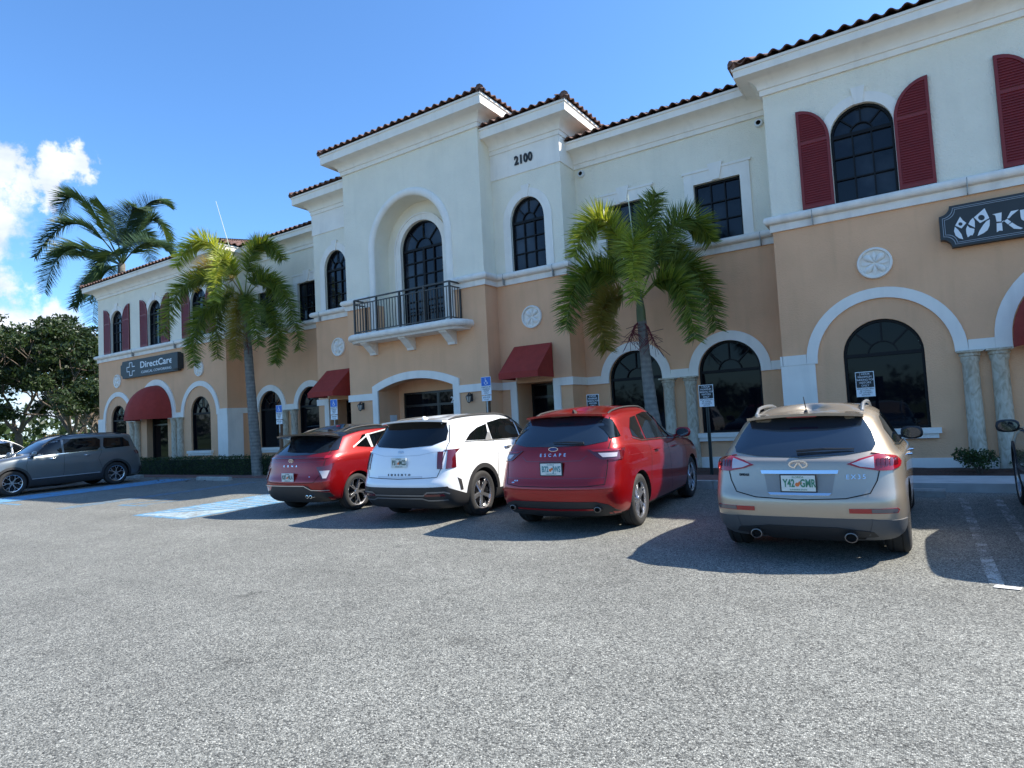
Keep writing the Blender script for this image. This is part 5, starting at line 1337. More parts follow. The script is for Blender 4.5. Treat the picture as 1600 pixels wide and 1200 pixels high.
    def letters(s, txt, cx, z, size, m, sp=1.0, sx=1.0, bold=.0012, name='lettering', parent=None, ext=.010):
        vs, fs = text_geo(txt, size, ext, sx, space=sp, bold=bold); mb = MB()
        h = s.hit('R', cx, z); tilt = h[1]
        out = []
        for x, y, zz in vs:
            hh = s.hit('R', cx+x, z+y); hh = hh or h; p = hh[0]+hh[1]*(.004+zz); out.append(tuple(p))
        for vv, ff in split_geo(out, fs): mb = MB(); mb.add(vv, ff); mb.build(name, m, parent or s.A)
    def plate(s, cx, z, txt, m_txt=plate_g, w=.305, hgt=.152, frame=None):
        h = s.hit('R', cx, z); y = min(s.hit('R', cx+dx, z+dz)[0].y for dx in (-.15, 0, .15) for dz in (-.07, 0, .07))-.012
        if frame: mb = MB(); mb.box(cx-w/2-.012, cx+w/2+.012, y-.003, y+.02, z-hgt/2-.012, z+hgt/2+.012); mb.build('plate_frame', frame, s.A)
        mb = MB(); mb.box(cx-w/2, cx+w/2, y-.006, y+.01, z-hgt/2, z+hgt/2); o = mb.build('licence_plate', plate_m, s.A)
        a, b = txt
        text(a, .105, (cx-.083, y-.007, z-.002), m_txt, o, ext=.003, sx=.62, bold=.003); text(b, .105, (cx+.085, y-.007, z-.002), m_txt, o, ext=.003, sx=.62, bold=.003)
        mb = MB(); mb.lathe([(0, 0), (.020, 0)], (cx-.008, y-.0075, z-.012), 12, 'y'); mb.lathe([(0, 0), (.017, 0)], (cx+.018, y-.0078, z+.004), 12, 'y'); mb.build('plate_fruit', plate_o, o)
        text('FLORIDA', .026, (cx, y-.007, z+.058), m_txt, o, ext=.002); text('SUNSHINE STATE', .020, (cx, y-.007, z-.062), m_txt, o, ext=.002)
        return o
    def wheels(s, style, face, dark, tw=.225, rimr=.245, names='wheel'):
        wr = s.wr; hw = s.W/2; proto = None
        W0 = MB(); W0.lathe([(0, -.02), (.155, -.02), (.155, .0), (0, .0)], (0, 0, 0), 24, 'x')
        T = MB(); T.lathe([(rimr, -tw/2+.01), (wr-.05, -tw/2), (wr-.012, -tw/2+.02), (wr, -tw/2+.045), (wr, -.05), (wr-.008, -.047), (wr-.008, -.040), (wr, -.037), (wr, .037), (wr-.008, .040), (wr-.008, .047), (wr, .05), (wr, tw/2-.045), (wr-.012, tw/2-.02), (wr-.05, tw/2), (wr-.075, tw/2-.003), (rimr, tw/2-.012)], (0, 0, 0), 44, 'x')
        Rm = MB(); Rm.lathe([(rimr, -tw/2+.01), (rimr-.012, 0), (rimr-.012, tw/2-.04)], (0, 0, 0), 36, 'x', m=1)
        Rm.lathe([(rimr-.014, tw/2-.045), (rimr-.012, tw/2-.018), (rimr+.006, tw/2-.010), (rimr+.006, tw/2-.016)], (0, 0, 0), 36, 'x', m=0)
        n, kind = style; xo = tw/2-.035
        def spoke(a, r0, r1, w0, w1, x0=xo, x1=xo, m=0, th=.03, skew=0.0):
            ca, sa = cos(a), sin(a); cb, sb = cos(a+skew), sin(a+skew); vs = []
            for (r, w_, c_, s_, xx) in ((r0, w0, ca, sa, x0), (r1, w1, cb, sb, x1)):
                for (q, dx) in ((-w_/2, -th), (w_/2, -th), (w_/2*.75, 0), (-w_/2*.75, 0)): vs.append((xx+dx, r*c_-q*s_, r*s_+q*c_))
            Rm.add(vs, [(0, 1, 5, 4), (1, 2, 6, 5), (2, 3, 7, 6), (3, 0, 4, 7), (0, 3, 2, 1), (4, 5, 6, 7)], m)
        for k in range(n):
            a = 2*pi*k/n+.3
            if kind == 'five': 
                spoke(a-.05, .05, rimr-.01, .055, .030, m=0, skew=-.13); spoke(a+.05, .05, rimr-.01, .055, .030, m=0, skew=.13); spoke(a+pi/n, .05, rimr-.01, .05, .09, x0=xo-.03, x1=xo-.035, m=1)
            elif kind == 'star':
                spoke(a, .04, rimr-.01, .062, .082, m=0, skew=.10); spoke(a+pi/n, .05, rimr-.01, .09, .13, x0=xo-.02, x1=xo-.022, m=1)
            elif kind == 'y':
                spoke(a, .05, .15, .045, .035, m=0); spoke(a, .14, rimr-.01, .032, .026, m=0, skew=-.24); spoke(a, .14, rimr-.01, .032, .026, m=0, skew=.24); spoke(a+pi/n, .05, rimr-.01, .04, .10, x0=xo-.025, x1=xo-.03, m=1)
            elif kind == 'zig':
                spoke(a-.10, .05, .17, .028, .022, m=0, skew=.02); spoke(a+.12, .05, rimr-.01, .028, .022, m=0, skew=.04); spoke(a-.10, .165, rimr-.01, .022, .026, m=0, skew=-.32); spoke(a+.02, .05, rimr-.01, .10, .14, x0=xo-.02, x1=xo-.025, m=1)
            elif kind == 'plain':
                spoke(a, .05, rimr-.01, .07, .05, m=0)
        Rm.lathe([(0, xo+.004), (.045, xo+.004), (.055, xo-.01), (.06, xo-.03)], (0, 0, 0), 20, 'x', m=0)
        first = None
        for ya in s.ax:
            for sg_ in (1, -1):
                if first is None:
                    w = W0.build('wheel', alloy_d, s.A, smooth=True); t = T.build('tyre', rubber, w, smooth=True, angle=50); r = Rm.build('rim', [face, dark], w, smooth=True, angle=40); first = (w, t, r); ws = first
                else:
                    w = first[0].copy(); COL.objects.link(w); w.parent = s.A; ws = [w]
                    for c in first[1:]: c2 = c.copy(); COL.objects.link(c2); c2.parent = w; ws.append(c2)
                w.location = (sg_*(hw-.025-tw/2), ya, wr+.002); w.rotation_euler = (random.uniform(0, 2), 0, 0 if sg_ > 0 else pi)
                if sg_ < 0: w.rotation_euler = (random.uniform(0, 2), 0, pi)
        return
    def arch_trim(s, m, r0=.40, r1=.455, off=.010, legs=True, lift=0.0):
        for ya in s.ax:
            zc = s.wr+.01+lift; a0, a1 = (-22, 202)
            poly = arc(ya, zc, r1, a1, a0, 22)+arc(ya, zc, r0, a0, a1, 22)
            s.patch('wheel_arch_trim', poly, 'S', m, off, mirror=True, step=.07)
    def mirror_pod(s, y, z, m, side='both', out=.17, glassm=None):
        for sg_ in ((1, -1) if side == 'both' else ((1,) if side == 'R' else (-1,))):
            h = s.hit('S' if sg_ > 0 else 'P', y, z); x = abs(h[0].x)
            mb = MB(); c = Vector((x+out, y, z+.05)); vs = []; nu, nv = 14, 8
            for j in range(nv+1):
                t_ = pi*j/nv
                for i in range(nu): 
                    a = 2*pi*i/nu; ex = lambda v_: (abs(v_)**.7)*(1 if v_ > 0 else -1)
                    vs.append((sg_*(c.x+.125*ex(cos(a)*sin(t_))), c.y+.0-.085*cos(t_) if cos(t_) < 0 else c.y-.03*cos(t_), c.z+.082*ex(sin(a)*sin(t_))))
            mb.add(vs, [(j*nu+i, j*nu+(i+1) % nu, (j+1)*nu+(i+1) % nu, (j+1)*nu+i) for j in range(nv) for i in range(nu)])
            mb.bar((sg_*(x-.03), y+.02, z-.01), (sg_*(x+out-.06), y+.02, z+.02), .06, .035)
            o = mb.build('door_mirror', m, s.A, smooth=True, angle=60)
            mb = MB(); mb.add([(sg_*(c.x+.10*cos(a_)*1.0), c.y-.034, c.z+.064*sin(a_)) for a_ in [2*pi*i/16 for i in range(16)]], [tuple(range(16))]); mb.build('mirror_glass', glassm or cglass2, o)
    def handle(s, y, z, m, w=.20):
        for v, sg_ in (('S', 1), ('P', -1)):
            h = s.hit(v, y, z); 
            mb = MB(); x = abs(h[0].x); mb.tube([(sg_*(x-.01), y-w/2, z), (sg_*(x+.028), y-w/2+.03, z+.002), (sg_*(x+.032), y, z+.004), (sg_*(x+.028), y+w/2-.03, z+.002), (sg_*(x-.01), y+w/2, z)], [.012, .014, .015, .014, .012], 8); mb.build('door_handle', m, s.A, smooth=True)
    def rails(s, m, x, y0, y1, lift=.05, r=.018):
        for sg_ in (1, -1):
            pts = []
            for i in range(13):
                t = i/12; y = lerp(y0, y1, t); xx = x-.03*sin(pi*t)*0; h = s.hit('T', sg_*xx, y); z = h[0].z if h else s.H-.05
                pts.append((sg_*xx, y, z+lift*min(1, sin(pi*t)*4)-.004))
            mb = MB(); mb.tube(pts, r, 8); mb.build('roof_rail', m, s.A, smooth=True)
    def spoiler(s, m, hw_, y0, y1, z0, z1, drop=.05):
        """wedge over the rear window; y0 rear lip, y1 front"""
        mb = MB(); n = 14; vs = []
        for i in range(n+1):
            t = -1+2*i/n; x = hw_*t; e = abs(t)**3*.09; h = s.hit('T', x*.98, y1); zt = (h[0].z if h else z1)+.004
            vs += [(x, y1, zt), (x, y0+e, z0-.03*t*t), (x, y0+e+.01, z0-.028-.03*t*t), (x, y0+.16+e, z0-drop-.03*t*t), (x, y1, zt-.06)]
        mb.add(vs, [(5*i+j, 5*i+5+j, 5*i+5+(j+1) % 5, 5*i+(j+1) % 5) for i in range(n) for j in range(5)]+[(4, 3, 2, 1, 0), tuple(5*n+j for j in range(5))])
        return mb.build('spoiler', m, s.A, smooth=True, angle=35)
    def antenna(s, x, y, kind, m):
        z = s.hit('T', x, y)[0].z; mb = MB()
        if kind == 'fin':
            pr_ = [(0, 0), (-.015, .055), (.035, .06), (.12, .02), (.17, 0)]; vs = []
            for sx_, w_ in ((-1, 1), (1, 1)): vs += [(x+sx_*(.022 if b < .01 else .006), y+a, z-.01+b) for a, b in pr_]
            n_ = len(pr_); mb.add(vs, [tuple(range(n_)), tuple(range(2*n_-1, n_-1, -1))]+[(i, i+n_, (i+1) % n_+n_, (i+1) % n_) for i in range(n_)])
        else:
            mb.lathe([(0, .03), (.02, .02), (.032, 0)], (x, y, z), 10); mb.tube([(x, y, z), (x-.012, y-.07, z+.17)], [.007, .004], 6)
        return mb.build('aerial', m, s.A, smooth=True, angle=50)
    def exhaust(s, x, y, z, r=.045, m=None, sx=1.2):
        mb = MB(); vs = []; k = 18
        for (rr_, yy) in ((r, y+.25), (r, y), (r-.008, y-.002), (r-.01, y+.12)): vs += [(x+rr_*sx*cos(2*pi*i/k), yy, z+rr_*sin(2*pi*i/k)) for i in range(k)]
        mb.add(vs, [(j*k+i, j*k+(i+1) % k, (j+1)*k+(i+1) % k, (j+1)*k+i) for j in range(3) for i in range(k)]); o = mb.build('exhaust_tip', m or chrome, s.A, smooth=True, angle=40)
        mb = MB(); mb.add([(x+(r-.01)*sx*cos(2*pi*i/k), y+.05, z+(r-.01)*sin(2*pi*i/k)) for i in range(k)], [tuple(range(k))]); mb.build('exhaust_bore', under, o)
    def wiper(s, x0, x1, z0, z1, m=None):
        h0 = s.hit('R', x0, z0); h1 = s.hit('R', x1, z1); mb = MB(); a = h0[0]+h0[1]*.03; b = h1[0]+h1[1]*.022
        mb.tube([a, a.lerp(b, .5)+h0[1]*.015, b], [.016, .012, .007], 6); mb.build('rear_wiper', m or plastic, s.A)
    def place(s, x, y, rz=0.0, roll=0.0):
        """x = lateral centre, y = world position of the rear axle"""
        M = Matrix.Translation((x, y, gz(y))) @ Matrix.Rotation(rz, 4, 'Z') @ Matrix.Rotation(math.atan(.012)*(cos(rz)), 4, 'X') @ Matrix.Translation((0, -s.ax[0], 0))
        s.A.location = M.translation; s.A.rotation_euler = M.to_euler()

def suv_rings(L, W, H, belt=1.05, hood=.98, rear=0.0, cowl=1.25, roof_in=.70, rw_top=.42, nose=0.0, glass_rear=1.12, r_low=.02, tail=.14, hoodz=None, rw_slope=0.0, rooftop_r=None, high=.0):
    hz = hood; zr_ = H-.05 if rooftop_r is None else rooftop_r
    return [
     (.20, .20, .20, .80, .30, .35), (.24, .20, .22, .93, .10, .14), (.38, .34, .38, .985, .02, .03), (.50, .50, .52, 1.0, r_low-.01, .0),
     (.63, .66, .66, 1.0, r_low-.02, .0), (.70, .78, .76, 1.0, r_low+.03, .03), (.86, .90, .84, .995, tail-.05, .09),
     (1.00, .98, hz-.06, .975, tail-.02, .26), (glass_rear-.03, belt, hz+.02, .945, tail+.03, .62), (glass_rear+.02, belt+.05, hz+.10, .905, tail+.08, cowl),
     (lerp(glass_rear, zr_, .25), lerp(belt, H, .28), hz+.16, .86, lerp(tail, rw_top, .35), cowl+.20),
     (lerp(glass_rear, zr_, .62), lerp(belt, H, .62), lerp(hz, H, .66), lerp(.90, roof_in, .62), lerp(tail, rw_top, .75), cowl+.62),
     (zr_-.09, H-.12, H-.10, roof_in+.035, rw_top-.05, cowl+.92), (zr_-.02, H-.045, H-.045, roof_in-.07, rw_top-.01, cowl+1.06),
     (zr_+.012, H-.008, H-.02, roof_in-.25, rw_top+.16, cowl+1.22), (zr_+.025, H+.008, H-.008, roof_in-.45, rw_top+.42, cowl+1.45), (zr_+.032, H+.012, H-.002, .08, rw_top+.75, cowl+1.75)]

def sidewin(c, polys, m=cglass, mirror=True, trimm=None):
    for p in polys: c.patch('side_window', p, 'S', m, .004, mirror=mirror)

# ---- champagne crossover (nearest)
c = Car('parked_crossover', 4.63, 1.80, 1.55, 'champagne crossover parked nose in, nearest to the camera, with silver roof rails', 'car', 'SUVs parked in front of the building', champ,
        suv_rings(4.63, 1.80, 1.53, belt=.99, hood=.94, cowl=1.42, roof_in=.68, rw_top=.62, glass_rear=1.04, tail=.13, r_low=.0, rooftop_r=1.43), 2.80, .89, wr=.352, arch=.385)
ell = lambda t: t
rw = [(-.66, 1.12), (-.63, 1.07), (-.40, 1.035), (0, 1.02), (.40, 1.035), (.63, 1.07), (.66, 1.12), (.62, 1.24), (.545, 1.37), (.47, 1.405), (.25, 1.415), (0, 1.418), (-.25, 1.415), (-.47, 1.405), (-.545, 1.37), (-.62, 1.24)]
c.patch('rear_window', rw, 'R', cglass2, .005, step=.05)
sidewin(c, [[(.98, 1.10), (1.45, 1.06), (1.52, 1.06), (1.50, 1.38), (1.22, 1.36), (.90, 1.24)], [(1.56, 1.055), (2.32, 1.04), (2.32, 1.40), (1.96, 1.415), (1.54, 1.39)], [(2.37, 1.035), (3.22, 1.0), (3.02, 1.16), (2.66, 1.36), (2.37, 1.40)]])
c.seam([(.86, 1.09), (1.5, 1.045), (2.35, 1.025), (3.3, .985)], 'S', .016, chrome, .008, mirror=True, name='window_trim', parent=c.A)
c.seam([(-.70, 1.02), (-.705, .98), (-.66, .80), (-.60, .69), (-.40, .645), (0, .63), (.40, .645), (.60, .69), (.66, .80), (.705, .98), (.70, 1.02)], 'R', .009)
c.seam([(2.34, 1.03), (2.36, .50), (2.44, .30)], 'S', mirror=True); c.seam([(1.52, 1.05), (1.50, .88), (1.36, .66), (1.30, .45)], 'S', mirror=True); c.seam([(3.25, 1.0), (3.30, .85), (3.28, .35)], 'S', mirror=True)
for sg_ in (1, -1):
    P_ = lambda l: [(sg_*a, b) for a, b in l]
    c.patch('reversing_lens', P_([(.46, .957), (.54, .983), (.64, 1.005), (.64, .912), (.53, .928)]), 'R', lamp_c, .019, step=.03)
    for k in range(5):
        c.patch('light_dot', P_([(.66+.034*k, .99), (.685+.034*k, .992), (.685+.034*k, .935), (.66+.034*k, .932)]), 'R', lamp_d, .0165, step=.03) if k < 5 else None
    c.patch('bumper_reflector', P_([(.42, .555), (.80, .553), (.815, .535), (.80, .505), (.42, .512)]), 'R', lamp_r, .008, step=.05)
    c.patch('bumper_lamp', P_([(.60, .550), (.795, .548), (.805, .53), (.79, .510), (.60, .515)]), 'R', lamp_s, .012, step=.05)
    c.exhaust(sg_*.42, .01, .285, .046, pipe_m)
c.patch('bumper_valance', [(-.86, .20), (.86, .20), (.88, .42), (.60, .455), (0, .462), (-.60, .455), (-.88, .42)], 'R', plastic_g, .006, step=.06)
c.wrap('corner_valance', [('R', .60, .22), ('S', .46, .22), ('S', .48, .34), ('S', .40, .43), ('R', .60, .450)], plastic_g, .010, .04)
c.patch('lower_valance', [(-.70, .19), (.70, .19), (.60, .335), (.30, .375), (-.30, .375), (-.60, .335)], 'R', plastic, .013, step=.06)
c.patch('plate_recess', [(-.32, .865), (.32, .865), (.285, .685), (-.285, .685)], 'R', mat('champagne_recess', (.30, .265, .225), .4, metal=.5), .003, step=.05)  # flush patch in darker champagne, the recess's shade put into its colour
c.patch('chrome_bar', [(-.35, .900), (.35, .900), (.34, .866), (-.34, .866)], 'R', chrome, .022, step=.05); c.patch('chrome_strip', [(-.285, .690), (.285, .690), (.26, .668), (-.26, .668)], 'R', chrome, .012, step=.05)
c.plate(0, .785, ('Y42', 'GMR'), plate_g, frame=plastic)
c.letters('EX35', .49, .835, .060, chrome, sp=1.35, bold=.0, name='model_badge'); c.letters('DPIDLE', -.52, .855, .030, plastic, name='dealer_badge')
c.wrap('tail_light', [('R', .42, .955), ('R', .52, .995), ('R', .68, 1.035), ('R', .80, 1.045), ('S', .30, 1.04), ('S', .42, 1.0), ('S', .45, .955), ('S', .38, .915), ('S', .25, .89), ('R', .80, .885), ('R', .68, .888), ('R', .52, .92)], lamp_r)
# emblem: open oval with a road running to the horizon
mb = MB(); h0 = c.hit('R', 0, .955); yy = h0[0].y-.012
o_ = arc(0, .96, .088, 240, -60, 20, .043); i_ = arc(0, .96, .074, -60, 240, 20, .031)
mb.poly_xz((o_+i_)[::-1] if False else o_+i_, [], yy-.004, yy+.006, back=True); mb.bar((-.040, yy, .924), (-.006, yy, .975), .012, .010, upv=(0, 1, 0)); mb.bar((.040, yy, .924), (.006, yy, .975), .012, .010, upv=(0, 1, 0)); mb.build('emblem', chrome, c.A)
c.wiper(-.02, .48, 1.06, 1.075); c.antenna(0, .92, 'mast', plastic); c.rails(satin, .53, .95, 2.85, .050, .018)
c.mirror_pod(3.02, 1.03, plastic, out=.16); c.handle(1.72, .92, chrome); c.handle(2.62, .90, chrome)
c.spoiler(champ, .56, .50, .80, 1.445, 1.47, .035)
mb = MB(); mb.box(-.14, .14, .515, .53, 1.405, 1.425); mb.build('brake_light', lamp_r, c.A)
c.wheels((5, 'five'), alloy, alloy_d, tw=.225, rimr=.25)
c.place(11.52, 7.52, 0.0)

# ---- red SUV (right one)
c = Car('parked_suv', 4.60, 1.86, 1.67, 'metallic red SUV parked between the white SUV and the champagne crossover', 'car', 'SUVs parked in front of the building', red2,
        suv_rings(4.60, 1.86, 1.66, belt=1.09, hood=1.02, cowl=1.30, roof_in=.70, rw_top=.55, glass_rear=1.15, tail=.12, r_low=.0, rooftop_r=1.56), 2.71, .93, wr=.355, arch=.39)
rw = [(-.70, 1.19), (-.45, 1.15), (0, 1.14), (.45, 1.15), (.70, 1.19), (.685, 1.28), (.60, 1.48), (.50, 1.515), (0, 1.53), (-.50, 1.515), (-.60, 1.48), (-.685, 1.28)]
c.patch('rear_window', rw, 'R', cglass2, .005, step=.05)
c.patch('rear_quarter_glass', [(.40, 1.22), (.60, 1.24), (.66, 1.46), (.56, 1.50), (.48, 1.40)], 'S', cglass, .010, mirror=True, step=.03)
sidewin(c, [[(.98, 1.22), (1.26, 1.155), (1.40, 1.15), (1.44, 1.49), (1.22, 1.47), (1.02, 1.33)], [(1.46, 1.148), (2.27, 1.125), (2.27, 1.52), (1.86, 1.535), (1.50, 1.50)], [(2.32, 1.12), (3.16, 1.08), (2.98, 1.24), (2.62, 1.46), (2.32, 1.515)]])
c.seam([(.94, 1.20), (1.24, 1.14), (2.3, 1.105), (3.2, 1.065)], 'S', .014, chrome, .007, mirror=True, name='window_trim', parent=c.A)
c.seam([(-.62, 1.50), (-.73, 1.22), (-.74, .90), (-.72, .66), (-.50, .635), (0, .63), (.50, .635), (.72, .66), (.74, .90), (.73, 1.22), (.62, 1.50)], 'R', .009)
c.seam([(2.30, 1.11), (2.33, .50), (2.40, .32)], 'S', mirror=True); c.seam([(1.44, 1.14), (1.46, .95), (1.36, .70), (1.32, .45)], 'S', mirror=True); c.seam([(3.2, 1.07), (3.27, .9), (3.26, .38)], 'S', mirror=True)
c.seam([(.55, .985), (1.6, .965), (3.3, .93), (3.9, .90)], 'S', .010, mat('crease_red', (.20, .004, .008), .4, coat=1.0), .002, mirror=True, name='body_crease')  # darker red line, shade of the side crease painted as colour
for sg_ in (1, -1):
    P_ = lambda l: [(sg_*a, b) for a, b in l]; sv = 'S' if sg_ > 0 else 'P'
    c.patch('reversing_lens', P_([(.62, 1.045), (.82, 1.04), (.82, .99), (.68, .992)]), 'R', lamp_c, .019, step=.03)
    c.patch('light_bar', P_([(.52, 1.086), (.895, 1.082), (.895, 1.062), (.56, 1.066)]), 'R', lamp_r, .019, step=.03)
    c.exhaust(sg_*.62, .045, .345, .036, pipe_m, 1.3)
c.wrap('tail_light', [('R', .47, 1.095), ('R', .80, 1.092), ('S', .30, 1.09), ('S', .54, 1.092), ('S', .46, 1.02), ('S', .40, .955), ('S', .25, .95), ('R', .80, .955), ('R', .66, .965), ('R', .60, 1.00)], lamp_d)
c.patch('bumper_valance', [(-.80, .22), (.80, .22), (.83, .30), (.74, .40), (.60, .44), (-.60, .44), (-.74, .40), (-.83, .30)], 'R', plastic, .008, step=.06)
c.seam([(-.80, .585), (-.55, .575), (0, .572), (.55, .575), (.80, .585)], 'R', .035, red2, .020, name='bumper_ridge', parent=c.A)
c.seam([(-.48, 1.02), (-.40, .96), (0, .955), (.40, .96), (.48, 1.02)], 'R', .010, mat('crease_red_dark', (.15, .003, .006), .4, coat=1.0), .003, name='body_crease')  # deeper red strips carry the tailgate folds' shade in their colour
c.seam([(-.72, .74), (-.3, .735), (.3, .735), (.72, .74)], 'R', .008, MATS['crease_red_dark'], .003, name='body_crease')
c.seam([(-.55, .345), (0, .335), (.55, .345)], 'R', .022, red2, .018, name='skid_line', parent=c.A)
c.plate(0, .86, ('B72', 'JWS'), mat('plate_teal', (.06, .22, .24), .5), frame=plastic)
c.letters('ESCAPE', 0, 1.035, .055, chrome, sp=2.1, sx=1.15, name='model_badge'); c.letters('ALL IN', -.55, .705, .022, chrome, name='dealer_badge'); c.letters('AWD', -.60, .68, .02, chrome, name='trim_badge')
mb = MB(); h0 = c.hit('R', 0, 1.115); yy = h0[0].y-.012; pl = [(.072*cos(2*pi*i/24), 1.115+.029*sin(2*pi*i/24)) for i in range(24)]; mb.poly_xz(pl, [], yy-.004, yy+.012); o_ = mb.build('emblem', chrome, c.A)
mb = MB(); mb.poly_xz([(a*.86, 1.115+(b-1.115)*.80) for a, b in pl], [], yy-.007, yy); mb.build('emblem_field', mat('emblem_blue', (.01, .03, .16), .3), o_)
c.wiper(.42, -.02, 1.165, 1.185); c.antenna(0, .86, 'fin', plastic); c.rails(plastic, .56, .75, 2.7, .02, .014)
c.mirror_pod(2.98, 1.11, red2, out=.15, side='both'); c.handle(1.72, .985, red2); c.handle(2.62, .965, red2)
c.spoiler(red2, .58, .42, .74, 1.575, 1.6, .04)
mb = MB(); mb.box(-.14, .14, .44, .455, 1.535, 1.55); mb.build('brake_light', lamp_d, c.A)
c.wheels((5, 'five'), alloy, alloy_d, tw=.225, rimr=.245)
c.place(8.38, 8.15, radians(2.8))

# ---- white SUV
c = Car('parked_suv', 4.81, 1.90, 1.70, 'white SUV with black roof rails parked between the two red SUVs', 'car', 'SUVs parked in front of the building', white_p,
        suv_rings(4.81, 1.90, 1.67, belt=1.10, hood=1.05, cowl=1.35, roof_in=.73, rw_top=.44, glass_rear=1.20, tail=.10, r_low=.0, rooftop_r=1.60), 2.815, 1.02, wr=.37, arch=.405)
rw = [(-.72, 1.27), (-.55, 1.20), (0, 1.17), (.55, 1.20), (.72, 1.27), (.69, 1.40), (.62, 1.54), (.50, 1.565), (0, 1.58), (-.50, 1.565), (-.62, 1.54), (-.69, 1.40)]
c.patch('rear_window', rw, 'R', cglass, .005, step=.05)
sidewin(c, [[(.72, 1.24), (1.40, 1.21), (1.46, 1.48), (1.16, 1.43), (.90, 1.34)], [(1.50, 1.205), (2.42, 1.185), (2.42, 1.535), (2.0, 1.555), (1.50, 1.50)], [(2.47, 1.18), (3.32, 1.13), (3.12, 1.30), (2.80, 1.48), (2.47, 1.53)]])
c.seam([(.68, 1.225), (1.44, 1.195), (2.45, 1.165), (3.36, 1.115)], 'S', .012, chrome, .007, mirror=True, name='window_trim', parent=c.A)
mb = MB()
c.patch('pillar_fin', [(1.26, 1.205), (1.47, 1.20), (1.475, 1.335), (1.42, 1.335)], 'S', satin, .010, mirror=True, step=.05)
c.seam([(-.64, 1.56), (-.76, 1.25), (-.77, 1.12), (-.74, .85), (-.69, .72), (0, .70), (.69, .72), (.74, .85), (.77, 1.12), (.76, 1.25), (.64, 1.56)], 'R', .009)
c.seam([(2.45, 1.17), (2.48, .55), (2.55, .36)], 'S', mirror=True); c.seam([(1.49, 1.20), (1.55, 1.05), (1.48, .78), (1.44, .5)], 'S', mirror=True); c.seam([(3.36, 1.12), (3.42, .9), (3.40, .42)], 'S', mirror=True)
shade_w = mat('white_crease', (.60, .61, .62), .35, coat=1.0)  # greyer white paints the shade of creases and the handle recess
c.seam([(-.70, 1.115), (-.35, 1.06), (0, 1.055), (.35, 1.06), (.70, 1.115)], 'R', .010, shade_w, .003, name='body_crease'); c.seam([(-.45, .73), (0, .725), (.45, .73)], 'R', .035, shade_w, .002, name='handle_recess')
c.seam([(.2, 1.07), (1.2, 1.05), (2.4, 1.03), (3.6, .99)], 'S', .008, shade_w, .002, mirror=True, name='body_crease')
for sg_ in (1, -1):
    P_ = lambda l: [(sg_*a, b) for a, b in l]; sv = 'S' if sg_ > 0 else 'P'
    c.patch('tail_light', P_([(.665, 1.10), (.745, 1.105), (.76, .84), (.685, .845)]), 'R', lamp_d, .012, step=.04)
    c.patch('corner_vent', [(.34, .70), (.42, .66), (.46, .50), (.40, .50)], sv, plastic, .006, step=.05)
    c.patch('bumper_reflector', P_([(.50, .475), (.78, .47), (.80, .44), (.50, .44)]), 'R', lamp_d, .022, step=.05)
c.wrap('tail_light', [('R', .79, 1.112), ('S', .25, 1.125), ('S', .50, 1.13), ('S', .38, 1.06), ('S', .34, .855), ('S', .22, .84), ('R', .80, .84)], lamp_d)
c.patch('bumper_valance', [(-.90, .24), (.90, .24), (.93, .40), (.84, .58), (.60, .575), (-.60, .575), (-.84, .58), (-.93, .40)], 'R', plastic, .008, step=.06)
c.wrap('corner_valance', [('R', .62, .24), ('S', .60, .24), ('S', .58, .42), ('R', .84, .565), ('R', .62, .57)], plastic, .012, .04)
dsat = mat('dark_satin_trim', (.22, .225, .23), .35, metal=.6)
c.seam([(-.90, .44), (-.80, .50), (-.55, .50), (-.48, .455), (.48, .455), (.55, .50), (.80, .50), (.90, .44)], 'R', .020, dsat, .020, name='bumper_line', parent=c.A)
c.seam([(-.90, .44), (-.82, .38), (-.55, .38), (-.45, .41), (.45, .41), (.55, .38), (.82, .38), (.90, .44)], 'R', .020, dsat, .020, name='bumper_line', parent=c.A)
c.arch_trim(plastic, .405, .475, .010)
c.patch('sill_cladding', [(1.40, .22), (3.45, .22), (3.45, .40), (1.40, .40)], 'S', plastic, .010, mirror=True)
c.plate(0, .955, ('P31', 'MCD'), mat('plate_ink', (.05, .10, .08), .5), frame=None)
c.letters('SORENTO', 0, .765, .042, plastic_g, sp=2.6, sx=1.15, name='model_badge'); c.letters('KIA', 0, 1.115, .05, satin, sx=1.5, name='maker_badge')
c.antenna(0, .72, 'fin', white_p); c.rails(plastic, .585, .62, 3.0, .025, .018); c.mirror_pod(3.15, 1.17, white_p); c.handle(1.86, 1.06, chrome); c.handle(2.80, 1.04, chrome)
c.spoiler(white_p, .63, .30, .62, 1.615, 1.64, .04)
c.wheels((5, 'star'), alloy, blackgloss, tw=.235, rimr=.255)
c.place(5.58, 8.33, radians(2.5))

# ---- small red SUV with black roof
c = Car('parked_suv', 4.35, 1.83, 1.61, 'small red SUV with black roof and black rear spoiler, left of the white SUV', 'car', 'SUVs parked in front of the building', red1,
        suv_rings(4.35, 1.83, 1.60, belt=1.07, hood=1.0, cowl=1.20, roof_in=.70, rw_top=.62, glass_rear=1.10, tail=.10, r_low=.0, rooftop_r=1.46), 2.66, .86, wr=.345, arch=.38)
c.patch('roof_skin', [(-.66, .70), (.66, .70), (.66, 2.95), (-.66, 2.95)], 'T', blackgloss, .010, step=.06)
rw = [(-.72, 1.13), (-.40, 1.09), (0, 1.08), (.40, 1.09), (.72, 1.13), (.70, 1.24), (.60, 1.42), (0, 1.45), (-.60, 1.42), (-.70, 1.24)]
c.patch('rear_window', rw, 'R', cglass2, .005, step=.05)
c.patch('rear_quarter_glass', [(.36, 1.14), (.52, 1.15), (.78, 1.42), (.66, 1.44), (.52, 1.34)], 'S', blackgloss, .010, mirror=True, step=.03)
